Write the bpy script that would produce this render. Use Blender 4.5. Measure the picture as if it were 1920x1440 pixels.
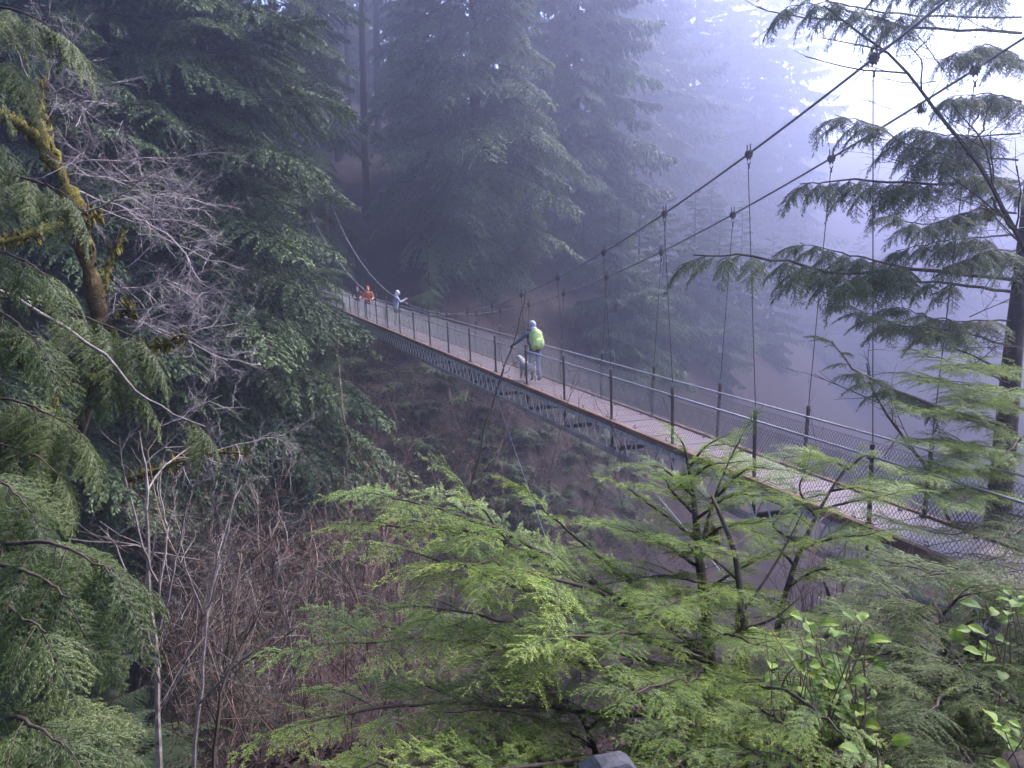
import bpy, bmesh, math, random
import numpy as np
from mathutils import Vector, Matrix

R = math.radians
for _o in list(bpy.data.objects):
    bpy.data.objects.remove(_o, do_unlink=True)
scene = bpy.context.scene
col = scene.collection

# ------------------------------------------------------------------ camera
PITCH = math.atan(254 / 1500.0)          # the deck's vanishing line lies above the middle
CAM = np.array([0.0, 0.0, 3.741])        # z = 0 is the bridge deck
FPX = 1500.0                             # focal length in photograph pixels (1920 wide)
cd = bpy.data.cameras.new('camera')
cam = bpy.data.objects.new('camera', cd)
col.objects.link(cam)
cam.location = CAM
cam.rotation_euler = (R(90) - PITCH, 0, 0)
cd.sensor_width = 36.0
cd.lens = FPX / 1920 * 36.0
cd.clip_start = 0.05
cd.clip_end = 3000
scene.camera = cam

# ------------------------------------------------------------------ sky, sun, exposure
SUN_AZ, SUN_EL = 56.0, 50.0              # degrees right of the view axis, degrees up
world = bpy.data.worlds.new('World')
scene.world = world
world.use_nodes = True
wn = world.node_tree.nodes
wl = world.node_tree.links
bg = wn['Background']
sky = wn.new('ShaderNodeTexSky')
sky.sky_type = 'NISHITA'
sky.sun_disc = False
sky.sun_elevation = R(SUN_EL)
sky.sun_rotation = R(SUN_AZ)
sky.altitude = 200
sky.air_density = 1.0
sky.dust_density = 2.6
sky.ozone_density = 1.2
wl.new(sky.outputs[0], bg.inputs[0])
bg.inputs[1].default_value = 0.12

sl = bpy.data.lights.new('sun', 'SUN')
sl.energy = 1.5
sl.angle = R(14)
sl.color = (1.0, 0.95, 0.88)
sun = bpy.data.objects.new('sun', sl)
col.objects.link(sun)
_sd = Vector((math.sin(R(SUN_AZ)) * math.cos(R(SUN_EL)), math.cos(R(SUN_AZ)) * math.cos(R(SUN_EL)), math.sin(R(SUN_EL))))
sun.rotation_euler = _sd.to_track_quat('Z', 'Y').to_euler()
sun.location = _sd * 60

vs = scene.view_settings
vs.view_transform = 'Standard'
vs.look = 'None'
vs.gamma = 1
vs.use_curve_mapping = False
vs.exposure = 2.62
HAZE_DENSITY = 0.0040

scene.render.engine = 'CYCLES'
cy = scene.cycles
cy.use_denoising = True
cy.max_bounces = 5
cy.diffuse_bounces = 2
cy.glossy_bounces = 2
cy.transmission_bounces = 3
cy.volume_bounces = 1
cy.transparent_max_bounces = 4
cy.caustics_reflective = False
cy.caustics_refractive = False
cy.sample_clamp_indirect = 4.0

# ------------------------------------------------------------------ helpers
CP, SP = math.cos(PITCH), math.sin(PITCH)
def at(x, y, d):
    """world point seen at photograph pixel x, y at the distance d along the view axis"""
    a = (x - 960) / FPX * d
    b = -(y - 720) / FPX * d
    return np.array([a, d * CP + b * SP, CAM[2] - d * SP + b * CP])
def on_plane(x, y, z):
    p1 = at(x, y, 1.0)
    k = (z - CAM[2]) / (p1[2] - CAM[2])
    return CAM + (p1 - CAM) * k
def unit(v):
    v = np.asarray(v, float)
    n = np.linalg.norm(v, axis=-1, keepdims=True)
    return v / np.maximum(n, 1e-9)

AZ = math.atan(600.3 / 1521.3)
U = np.array([-math.sin(AZ), math.cos(AZ), 0.0])       # along the bridge, away from us
PV = np.array([math.cos(AZ), math.sin(AZ), 0.0])       # across it, to the right

class MB:
    """collects faces of one mesh"""
    def __init__(s):
        s.v = []; s.f = []; s.m = []; s.t = []; s.n = 0
    def add(s, v, f, m=0, t=0.5):
        v = np.asarray(v, float).reshape(-1, 3)
        f = np.asarray(f, int)
        s.v.append(v); s.f.append(f + s.n); s.m.append(np.full(len(f), m))
        s.t.append(np.broadcast_to(np.asarray(t, float), (len(v),)))
        s.n += len(v)
    def quads(s, v4, m=0, t=0.5):
        v4 = np.asarray(v4, float)
        n = len(v4)
        if n == 0: return
        t = np.broadcast_to(np.asarray(t, float), (n,))
        s.add(v4.reshape(-1, 3), np.arange(4 * n).reshape(n, 4), m, np.repeat(t, 4))
    def box(s, c, h, m=0, rot=None, t=0.5):
        q = np.array([[-1,-1,-1],[1,-1,-1],[1,1,-1],[-1,1,-1],[-1,-1,1],[1,-1,1],[1,1,1],[-1,1,1]], float) * np.asarray(h, float)
        if rot is not None: q = q @ np.asarray(rot).T
        s.add(q + np.asarray(c, float), [[0,3,2,1],[4,5,6,7],[0,1,5,4],[1,2,6,5],[2,3,7,6],[3,0,4,7]], m, t)
    def tube(s, pts, rad, n=6, m=0, t=0.5, cap=True):
        pts = np.asarray(pts, float); k = len(pts)
        rad = np.broadcast_to(np.asarray(rad, float), (k,))
        tg = np.gradient(pts, axis=0); tg = unit(tg)
        ref = np.array([0, 0, 1.0]) if abs(tg[:, 2]).mean() < 0.8 else np.array([1.0, 0, 0])
        a = unit(np.cross(tg, ref)); b = np.cross(tg, a)
        th = np.arange(n) / n * 2 * np.pi
        ring = pts[:, None] + rad[:, None, None] * (a[:, None] * np.cos(th)[None, :, None] + b[:, None] * np.sin(th)[None, :, None])
        v = ring.reshape(-1, 3)
        i = np.arange(k - 1)[:, None] * n; j = np.arange(n)[None]; j2 = (j + 1) % n
        f = np.stack([i + j, i + j2, i + n + j2, i + n + j], -1).reshape(-1, 4)
        s.add(v, f, m, np.repeat(np.broadcast_to(np.asarray(t, float), (k,)), n) if np.ndim(t) else t)
        if cap and n >= 4:
            b0 = s.n - len(v)
            c = np.arange(n)
            if n == 4:
                s.f.append(np.array([c[::-1] + b0, c + b0 + (k - 1) * n])); s.m.append(np.full(2, m))
            else:
                base = s.n
                s.v.append(np.array([pts[0], pts[-1]])); s.t.append(np.array([s.t[-1][0], s.t[-1][-1]])); s.n += 2
                q = np.array([[base, b0 + (e + 1) % n, b0 + e, b0 + e] for e in range(n)] + [[base + 1, b0 + (k-1)*n + e, b0 + (k-1)*n + (e + 1) % n, b0 + (k-1)*n + (e + 1) % n] for e in range(n)])
                s.tri_fix = getattr(s, 'tri_fix', []) + [q[:, :3]]; s.tri_m = getattr(s, 'tri_m', []) + [m]
    def mesh(s, name, mats, smooth=False):
        me = bpy.data.meshes.new(name)
        v = np.concatenate(s.v); f = np.concatenate(s.f); mi = np.concatenate(s.m); t = np.concatenate(s.t)
        tris = getattr(s, 'tri_fix', [])
        nt = sum(len(q) for q in tris)
        me.vertices.add(len(v)); me.vertices.foreach_set('co', v.ravel())
        loops = f.ravel()
        if nt: loops = np.concatenate([loops, np.concatenate(tris).ravel()])
        me.loops.add(len(loops)); me.loops.foreach_set('vertex_index', loops.astype(np.int32))
        me.polygons.add(len(f) + nt)
        st = np.concatenate([np.arange(len(f)) * 4, len(f) * 4 + np.arange(nt) * 3]).astype(np.int32)
        me.polygons.foreach_set('loop_start', st)
        mi = np.concatenate([mi] + [np.full(len(q), s.tri_m[k]) for k, q in enumerate(tris)]) if nt else mi
        me.polygons.foreach_set('material_index', mi.astype(np.int32))
        me.polygons.foreach_set('use_smooth', np.full(len(f) + nt, smooth))
        at_ = me.attributes.new('tint', 'FLOAT', 'POINT'); at_.data.foreach_set('value', t.astype(np.float32))
        for mt in mats: me.materials.append(mt)
        me.update(calc_edges=True); me.validate()
        return me

def link(name, me, parent=None, loc=None, rot=None, scale=None, matrix=None):
    o = bpy.data.objects.new(name, me); col.objects.link(o)
    if parent is not None: o.parent = parent
    if matrix is not None: o.matrix_local = matrix
    if loc is not None: o.location = loc
    if rot is not None: o.rotation_euler = rot
    if scale is not None: o.scale = (scale,) * 3 if np.isscalar(scale) else scale
    return o
def tag(o, label=None, cat=None, group=None, kind=None):
    if label: o['label'] = label
    if cat: o['category'] = cat
    if group: o['group'] = group
    if kind: o['kind'] = kind
    return o
def empty(name, loc, label=None, cat=None, group=None, rz=0):
    o = bpy.data.objects.new(name, None); col.objects.link(o)
    o.location = loc; o.rotation_euler = (0, 0, rz); o.empty_display_size = 0.2
    return tag(o, label, cat, group)
def frame(pos, xdir, up, scale=1.0, mirror=False):
    """matrix with local x along xdir and local z near up"""
    x = unit(xdir); z = np.asarray(up, float); z = unit(z - x * np.dot(z, x)); y = np.cross(z, x)
    if mirror: y = -y
    M = np.eye(4); M[:3, 0] = x * scale; M[:3, 1] = y * scale; M[:3, 2] = z * scale; M[:3, 3] = pos
    return Matrix(M.tolist())
def spline(pts, n):
    pts = np.asarray(pts, float)
    P = np.vstack([2 * pts[0] - pts[1], pts, 2 * pts[-1] - pts[-2]])
    out = []
    for k in np.linspace(0, len(pts) - 1, n):
        i = min(int(k), len(pts) - 2); u = k - i
        a, b, c, d = P[i], P[i + 1], P[i + 2], P[i + 3]
        out.append(0.5 * (2 * b + (c - a) * u + (2 * a - 5 * b + 4 * c - d) * u * u + (3 * b - a - 3 * c + d) * u ** 3))
    return np.array(out)

# ------------------------------------------------------------------ materials
def mat(name, stops, scale=4.0, rough=0.6, spec=0.4, bump=0.0, detail=6.0, metal=0.0, coord='Object', stretch=None, src='noise', transl=None, rnd=0.0, bscale=None):
    m = bpy.data.materials.new(name); m.use_nodes = True
    nt = m.node_tree; N = nt.nodes; L = nt.links
    b = N['Principled BSDF']; out = N['Material Output']
    tc = N.new('ShaderNodeTexCoord'); mp = N.new('ShaderNodeMapping')
    if stretch: mp.inputs['Scale'].default_value = stretch
    L.new(tc.outputs[coord], mp.inputs[0])
    rp = N.new('ShaderNodeValToRGB'); e = rp.color_ramp.elements
    e[0].position = stops[0][0]; e[0].color = (*stops[0][1], 1)
    e[1].position = stops[-1][0]; e[1].color = (*stops[-1][1], 1)
    for p, c in stops[1:-1]:
        q = e.new(p); q.color = (*c, 1)
    nz = N.new('ShaderNodeTexNoise'); nz.inputs['Scale'].default_value = scale; nz.inputs['Detail'].default_value = detail; nz.inputs['Roughness'].default_value = 0.65
    L.new(mp.outputs[0], nz.inputs['Vector'])
    if src == 'noise':
        L.new(nz.outputs[0], rp.inputs[0])
    else:
        a = N.new('ShaderNodeAttribute'); a.attribute_name = 'tint'
        ad = N.new('ShaderNodeMath'); ad.operation = 'MULTIPLY_ADD'
        oi = N.new('ShaderNodeObjectInfo')
        sb = N.new('ShaderNodeMath'); sb.operation = 'SUBTRACT'; L.new(oi.outputs['Random'], sb.inputs[0]); sb.inputs[1].default_value = 0.5
        L.new(sb.outputs[0], ad.inputs[0]); ad.inputs[1].default_value = rnd
        L.new(a.outputs['Fac'], ad.inputs[2])
        L.new(ad.outputs[0], rp.inputs[0])
    L.new(rp.outputs[0], b.inputs['Base Color'])
    b.inputs['Roughness'].default_value = rough
    b.inputs['Specular IOR Level'].default_value = spec
    b.inputs['Metallic'].default_value = metal
    if bump:
        bp = N.new('ShaderNodeBump'); bp.inputs['Strength'].default_value = bump; bp.inputs['Distance'].default_value = 0.02
        if bscale:
            n2 = N.new('ShaderNodeTexNoise'); n2.inputs['Scale'].default_value = bscale; n2.inputs['Detail'].default_value = 5
            L.new(mp.outputs[0], n2.inputs['Vector']); L.new(n2.outputs[0], bp.inputs['Height'])
        else:
            L.new(nz.outputs[0], bp.inputs['Height'])
        L.new(bp.outputs[0], b.inputs['Normal'])
    if transl:
        tr = N.new('ShaderNodeBsdfTranslucent'); mx = N.new('ShaderNodeMixShader')
        mx.inputs[0].default_value = transl
        L.new(rp.outputs[0], tr.inputs[0]); L.new(b.outputs[0], mx.inputs[1]); L.new(tr.outputs[0], mx.inputs[2])
        L.new(mx.outputs[0], out.inputs[0])
    return m

M = {}
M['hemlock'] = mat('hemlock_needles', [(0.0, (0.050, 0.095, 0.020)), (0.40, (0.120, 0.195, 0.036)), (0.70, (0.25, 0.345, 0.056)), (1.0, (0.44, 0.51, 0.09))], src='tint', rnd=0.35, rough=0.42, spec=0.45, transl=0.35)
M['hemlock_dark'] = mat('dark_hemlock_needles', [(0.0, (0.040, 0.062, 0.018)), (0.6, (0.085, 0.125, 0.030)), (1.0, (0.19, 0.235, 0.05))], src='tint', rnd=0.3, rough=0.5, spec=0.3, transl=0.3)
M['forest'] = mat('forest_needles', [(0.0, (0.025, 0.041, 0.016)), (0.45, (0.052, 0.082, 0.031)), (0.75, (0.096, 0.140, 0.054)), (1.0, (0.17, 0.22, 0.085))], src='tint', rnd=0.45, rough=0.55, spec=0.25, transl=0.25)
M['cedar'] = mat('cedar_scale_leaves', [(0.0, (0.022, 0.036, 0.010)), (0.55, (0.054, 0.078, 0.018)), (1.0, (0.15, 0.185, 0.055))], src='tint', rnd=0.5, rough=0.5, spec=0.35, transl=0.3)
M['bark'] = mat('conifer_bark', [(0.3, (0.022, 0.016, 0.013)), (0.6, (0.055, 0.040, 0.031)), (0.8, (0.10, 0.082, 0.068))], scale=9, rough=0.9, spec=0.2, bump=0.8, stretch=(1, 1, 0.18))
M['twig'] = mat('dark_twig_bark', [(0.3, (0.030, 0.021, 0.015)), (0.7, (0.075, 0.055, 0.040))], scale=20, rough=0.8, spec=0.25)
M['pale_twig'] = mat('pale_twig_bark', [(0.3, (0.075, 0.058, 0.046)), (0.55, (0.19, 0.155, 0.14)), (0.75, (0.33, 0.29, 0.275))], scale=14, rough=0.7, spec=0.3)
M['red_twig'] = mat('reddish_twig_bark', [(0.3, (0.075, 0.042, 0.032)), (0.55, (0.155, 0.095, 0.072)), (0.75, (0.28, 0.20, 0.165))], scale=10, rough=0.75, spec=0.25)
M['mauve_twig'] = mat('grey_mauve_twig_bark', [(0.3, (0.17, 0.135, 0.13)), (0.7, (0.37, 0.31, 0.31))], scale=12, rough=0.75, spec=0.25)
M['moss'] = mat('yellow_green_moss', [(0.3, (0.050, 0.036, 0.014)), (0.5, (0.120, 0.100, 0.024)), (0.72, (0.27, 0.245, 0.05))], scale=16, rough=0.95, spec=0.1, bump=1.0, bscale=60)
M['ground'] = mat('forest_floor', [(0.3, (0.011, 0.008, 0.007)), (0.5, (0.022, 0.014, 0.013)), (0.64, (0.042, 0.027, 0.023)), (0.76, (0.020, 0.026, 0.012))], scale=0.9, detail=12, rough=0.95, spec=0.1, bump=1.0, bscale=6)
M['litter'] = mat('leaf_litter', [(0.0, (0.018, 0.011, 0.010)), (0.6, (0.045, 0.028, 0.024)), (0.85, (0.09, 0.06, 0.05)), (1.0, (0.035, 0.05, 0.02))], src='tint', rough=0.9, spec=0.15)
M['fern'] = mat('fern_frond', [(0.0, (0.020, 0.034, 0.016)), (0.6, (0.042, 0.064, 0.026)), (1.0, (0.085, 0.11, 0.04))], src='tint', rnd=0.5, rough=0.6, spec=0.2, transl=0.2)
M['salal'] = mat('salal_leaf', [(0.0, (0.060, 0.105, 0.014)), (0.45, (0.105, 0.175, 0.022)), (0.85, (0.20, 0.28, 0.035)), (1.0, (0.33, 0.22, 0.05))], src='tint', rnd=0.7, rough=0.55, spec=0.3, transl=0.4)
M['plank'] = mat('wet_deck_wood', [(0.3, (0.095, 0.062, 0.062)), (0.5, (0.21, 0.148, 0.150)), (0.75, (0.34, 0.265, 0.268))], scale=5, rough=0.45, spec=0.5, bump=0.3, stretch=(6, 1, 1), coord='Object')
M['curb'] = mat('weathered_curb_timber', [(0.25, (0.075, 0.038, 0.024)), (0.5, (0.165, 0.088, 0.056)), (0.65, (0.24, 0.155, 0.11)), (0.85, (0.40, 0.32, 0.27))], scale=6, rough=0.75, spec=0.3, bump=0.5, stretch=(0.25, 2, 2))
M['chord'] = mat('painted_steel_chord', [(0.3, (0.20, 0.17, 0.145)), (0.5, (0.42, 0.40, 0.37)), (0.75, (0.58, 0.56, 0.53))], scale=5, rough=0.6, spec=0.4, bump=0.2)
M['low_chord'] = mat('weathered_bottom_chord', [(0.3, (0.16, 0.115, 0.09)), (0.55, (0.31, 0.26, 0.22)), (0.8, (0.46, 0.42, 0.38))], scale=4, rough=0.75, spec=0.3, bump=0.3)
M['rod'] = mat('pale_lattice_rod', [(0.3, (0.42, 0.38, 0.34)), (0.7, (0.72, 0.69, 0.65))], scale=8, rough=0.5, spec=0.4)
M['dark_steel'] = mat('rusty_dark_steel', [(0.3, (0.040, 0.030, 0.027)), (0.7, (0.110, 0.080, 0.070))], scale=14, rough=0.6, spec=0.4, bump=0.2)
M['galv'] = mat('galvanised_steel', [(0.3, (0.20, 0.205, 0.22)), (0.7, (0.34, 0.345, 0.36))], scale=10, rough=0.5, spec=0.4, metal=0.15)
M['cable'] = mat('steel_cable', [(0.3, (0.16, 0.16, 0.165)), (0.7, (0.34, 0.335, 0.345))], scale=60, rough=0.5, spec=0.5, metal=0.3, bump=0.4)
M['wire'] = mat('chain_link_wire', [(0.3, (0.07, 0.07, 0.078)), (0.7, (0.13, 0.13, 0.14))], scale=30, rough=0.5, spec=0.4, metal=0.2)
# ------------------------------------------------------------------ terrain
_rng = np.random.default_rng(3)
_K = _rng.normal(size=(14, 2)); _PH = _rng.uniform(0, 6.28, 14)
_FR = np.array([0.06, 0.09, 0.13, 0.17, 0.25, 0.33, 0.5, 0.7, 0.9, 1.2, 1.7, 2.3, 3.1, 4.2])
def wob(x, y):
    z = 0
    for k in range(14):
        d = _K[k] / np.linalg.norm(_K[k])
        z = z + 0.055 / _FR[k] ** 0.85 * np.sin(_FR[k] * 2.2 * (x * d[0] + y * d[1]) + _PH[k])
    return z
def smax(a, b, k=1.5):
    return 0.5 * (a + b + np.sqrt((a - b) ** 2 + k * k))
def height(x, y):
    s = x * U[0] + y * U[1]; t = x * PV[0] + y * PV[1]
    z0 = 2.1 - 0.27 * np.clip(t, 0, 11) - 0.02 * np.clip(-t, 0, 40)
    se = 1.4 + 0.20 * np.clip(t, 0, 10) + 0.9 * np.clip(t - 9.0, 0, 4)
    near = z0 - 0.58 * np.maximum(s - se, 0) - 0.25 * np.maximum(s - se - 8, 0) + 0.12 * np.minimum(0, 0) + 0.10 * np.clip(-(s - se), 0, 60)
    sf = 59.5 - 1.25 * np.clip(6 - t, 0, 13) + 1.0 * np.clip(t - 20, 0, 400)
    hill = np.clip(1 - (t - 30) / 160, 0.12, 1)
    far = np.where(s < sf, (s - sf) * 0.85, (s - sf) * 0.42 * hill) - 0.6
    z = smax(smax(near, -21 - 0.3 * np.clip(t - 8, 0, 100)), far)
    rr_ = np.hypot(x, y)
    ridge = -60 + 0.46 * (rr_ - 150) * np.clip((t - 30) / 60, 0, 1) * (s > -20)
    z = smax(z, np.minimum(ridge, 47))
    z = np.minimum(z, 47 + 0 * z)
    amp = np.clip((np.hypot(x, y) - 1) / 14, 0.06, 1)
    return z + wob(x, y) * amp

def make_ground():
    na, nr = 300, 210
    th = np.concatenate([np.linspace(-40, 40, 220, endpoint=False), np.linspace(40, 320, 80, endpoint=False)]) * np.pi / 180
    rr = np.concatenate([[0.0], np.geomspace(0.4, 900, nr - 1)])
    X = rr[:, None] * np.sin(th)[None]; Y = rr[:, None] * np.cos(th)[None]
    Z = height(X, Y)
    v = np.stack([X, Y, Z], -1).reshape(-1, 3)
    i = np.arange(nr - 1)[:, None] * na; j = np.arange(na)[None]; j2 = (j + 1) % na
    f = np.stack([i + j, i + na + j, i + na + j2, i + j2], -1).reshape(-1, 4)
    mb = MB(); mb.add(v, f)
    o = link('ground', mb.mesh('ground', [M['ground']], True))
    tag(o, 'steep brown forest floor of the ravine banks', 'ground', kind='structure')
make_ground()

# ------------------------------------------------------------------ foliage prototypes
def leafq(base, d, nrm, ln, wd):
    """slim pointed leaf quads"""
    d = unit(d); s = unit(np.cross(d, nrm))
    ln = np.broadcast_to(np.asarray(ln, float), (len(base),))[:, None]; wd = np.broadcast_to(np.asarray(wd, float), (len(base),))[:, None]
    m = base + d * ln * 0.45
    return np.stack([base, m + s * wd * 0.5, base + d * ln, m - s * wd * 0.5], 1)

def bough_mesh(name, seed, L=5.0, cedar=False, leafm='forest', dens=1.0, fine=1.0):
    """one bough of a forest conifer, pointing along +x, flat spray drooping at the tip"""
    g = np.random.default_rng(seed); mb = MB()
    n = 14
    tt = np.linspace(0, 1, n)
    ax = np.stack([tt * L, 0.12 * L * np.sin(tt * 3 + g.uniform(0, 6)) * tt, L * (0.12 * tt - (0.42 if not cedar else 0.34) * tt ** 2.0 + (0.12 * tt ** 5 if cedar else 0))], -1)
    mb.tube(ax, np.linspace(0.045, 0.008, n), 4, 1, cap=False)
    B = []; D = []; NN = []; LN = []; TT = []
    ts = np.arange(0.12, 1.0, 0.026 / dens)
    for k, t in enumerate(ts):
        for sd in (-1, 1):
            if g.random() < 0.10: continue
            p = np.array([np.interp(t, tt, ax[:, c]) for c in range(3)])
            l = L * (0.50 * (1 - t) ** 0.75 * min(1, 0.35 + t * 2.2) + 0.035) * g.uniform(0.6, 1.15)
            an = R(g.uniform(42, 68)) * sd
            d0 = np.array([math.cos(an), math.sin(an), g.uniform(-0.12, 0.10)])
            m = max(4, int(l / (0.085 * fine) * dens))
            q = np.linspace(0.08, 1, m)
            dr = (0.48 if not cedar else 0.55) * l
            pts = p + d0 * (q * l)[:, None]; pts[:, 2] -= dr * q ** 2
            mb.tube(pts[[0, m // 2, m - 1]], [0.014, 0.008, 0.004], 3, 1, cap=False)
            dirs = unit(np.gradient(pts, axis=0))
            for s2 in (-1, 0, 1):
                if cedar:
                    dd = dirs * 0.5 + s2 * 0.45 * np.cross([0, 0, 1], dirs) + np.array([0, 0, -1]) * g.uniform(0.35, 1.0, (m, 1))
                    nn = np.array([0, 0, 1]) * 0.5 + dirs + g.normal(0, 0.5, (m, 3))
                    ll = g.uniform(0.20, 0.44, m) * (1 - 0.35 * q)
                else:
                    dd = dirs * 0.75 + s2 * 0.8 * np.cross([0, 0, 1], dirs) + g.normal(0, 0.22, (m, 3)) + np.array([0, 0, -0.25])
                    nn = np.array([0, 0, 1]) + g.normal(0, 0.45, (m, 3))
                    ll = g.uniform(0.16, 0.36, m) * (1 - 0.35 * q)
                B.append(pts + g.normal(0, 0.02, (m, 3))); D.append(dd); NN.append(nn)
                ll *= fine ** 0.9; LN.append(ll)
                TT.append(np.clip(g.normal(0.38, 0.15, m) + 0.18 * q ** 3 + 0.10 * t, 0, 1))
    B = np.concatenate(B); D = np.concatenate(D); NN = np.concatenate(NN); LN = np.concatenate(LN); TT = np.concatenate(TT)
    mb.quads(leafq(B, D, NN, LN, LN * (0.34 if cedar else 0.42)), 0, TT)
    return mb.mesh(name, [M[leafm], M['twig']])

def spray_mesh(name, seed, L=0.6, cedar=False, leafm='hemlock', bare=0.08):
    """a near spray with single needles (hemlock) or scale-leaf branchlets (cedar), along +x"""
    g = np.random.default_rng(seed); mb = MB()
    n = 12; tt = np.linspace(0, 1, n)
    dq = 0.30 if not cedar else 0.55
    ax = np.stack([tt * L, 0.05 * L * np.sin(tt * 4 + g.uniform(0, 6)) * tt, L * (0.10 * tt - dq * tt ** 2.3)], -1)
    mb.tube(ax, np.linspace(0.0045, 0.001, n), 4, 1, cap=False)
    B = []; D = []; NN = []; LN = []; TT = []; WD = []
    def needles(pts, tip, spacing, ln, wd):
        seg = np.linalg.norm(np.diff(pts, axis=0), axis=1); tot = seg.sum()
        m = max(3, int(tot / spacing)); q = np.linspace(0, 1, m)
        cum = np.concatenate([[0], np.cumsum(seg)]) / tot
        P = np.stack([np.interp(q, cum, pts[:, c]) for c in range(3)], -1)
        dr = unit(np.gradient(P, axis=0))
        for sd in (-1, 1):
            sid = unit(np.cross([0, 0, 1.0], dr)) * sd
            dd = dr * (0.55 if not cedar else 0.95) + sid * (0.95 if not cedar else 0.6) + g.normal(0, 0.16, (m, 3)) + (np.array([0, 0, -0.25]) if cedar else g.normal(0, 0.22, (m, 3)) * [0, 0, 1])
            B.append(P); D.append(dd); NN.append(np.array([0, 0, 1.0]) + g.normal(0, 0.3, (m, 3)))
            l_ = ln * g.uniform(0.7, 1.2, m) * (1 - 0.45 * q ** 3)
            LN.append(l_); WD.append(np.full(m, wd))
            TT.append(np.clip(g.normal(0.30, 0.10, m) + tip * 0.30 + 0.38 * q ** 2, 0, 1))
    sp, nl, nw = (0.0062, 0.015, 0.0032) if not cedar else (0.011, 0.026, 0.0062)
    needles(ax[5:], 0.5, sp, nl, nw)
    tl = []
    t = bare
    while t < 0.985:
        tl.append(t); t += g.uniform(0.045, 0.095) if not cedar else g.uniform(0.035, 0.06)
    for t in tl:
        for sd in (-1, 1):
            if g.random() < (0.20 if not cedar else 0.1): continue
            tj = min(0.99, t + g.uniform(-0.03, 0.03))
            p = np.array([np.interp(tj, tt, ax[:, c]) for c in range(3)])
            l = L * (0.46 * (1 - tj) ** 0.8 * min(1, 0.4 + 2.5 * tj) + 0.05) * (g.uniform(0.35, 1.3) if not cedar else g.uniform(0.7, 1.15))
            an = R(g.uniform(36, 66)) * sd
            d0 = np.array([math.cos(an), math.sin(an), g.uniform(-0.22, 0.22)])
            q = np.linspace(0, 1, 6)
            pts = p + d0 * (q * l)[:, None]; pts[:, 2] -= (g.uniform(0.1, 0.5) if not cedar else 0.55) * l * q ** 2
            mb.tube(pts[[0, 3, 5]], [0.0022, 0.0015, 0.0007], 3, 1, cap=False)
            needles(pts, 0.3 + 0.5 * tj, sp, nl, nw)
            m2 = int(l / (0.026 if not cedar else 0.024))
            for e in range(1, m2):
                u = e / m2
                for s2 in (-1, 1):
                    if cedar and (e + s2) % 2: continue
                    if g.random() < (0.2 if not cedar else 0.08): continue
                    pp = np.array([np.interp(u, q, pts[:, c]) for c in range(3)])
                    dd = pts[min(5, int(u * 5) + 1)] - pts[int(u * 5)]; dd = dd / np.linalg.norm(dd)
                    sx = np.cross([0, 0, 1.0], dd); sx = sx / np.linalg.norm(sx)
                    l3 = (g.uniform(0.05, 0.115) if not cedar else 0.085) * (L / 0.6) * (1 - u) ** 0.6 * g.uniform(0.6, 1.1) * (0.35 + 0.65 * (1 - tj))
                    if l3 < 0.012: continue
                    aa = R(g.uniform(38, 60)) * s2
                    d3 = dd * math.cos(aa) + sx * math.sin(aa) + np.array([0, 0, g.uniform(-0.25, 0.2)])
                    q3 = np.linspace(0, 1, 3)
                    p3 = pp + d3 * (q3 * l3)[:, None]; p3[:, 2] -= (0.2 if not cedar else 0.5) * l3 * q3 ** 2
                    needles(p3, 0.25 + 0.35 * u + 0.2 * tj, sp, nl, nw)
    B = np.concatenate(B); D = np.concatenate(D); NN = np.concatenate(NN); LN = np.concatenate(LN); TT = np.concatenate(TT); WD = np.concatenate(WD)
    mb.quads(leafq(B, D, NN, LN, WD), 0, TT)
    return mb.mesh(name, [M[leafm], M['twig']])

BOUGH_H = [bough_mesh('hemlock_bough', 10 + k) for k in range(5)]
BOUGH_C = [bough_mesh('cedar_bough', 30 + k, cedar=True) for k in range(4)]
BOUGH_F = [bough_mesh('hemlock_bough', 20 + k, fine=0.55) for k in range(5)]
BOUGH_G = [bough_mesh('cedar_bough', 40 + k, cedar=True, fine=0.55) for k in range(4)]
SPRAY_H = [spray_mesh('hemlock_spray', 50 + k) for k in range(5)]
SPRAY_D = [spray_mesh('dark_hemlock_spray', 60 + k, leafm='hemlock_dark') for k in range(4)]
SPRAY_C = [spray_mesh('cedar_spray', 70 + k, L=0.7, cedar=True, leafm='cedar') for k in range(4)]

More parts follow.
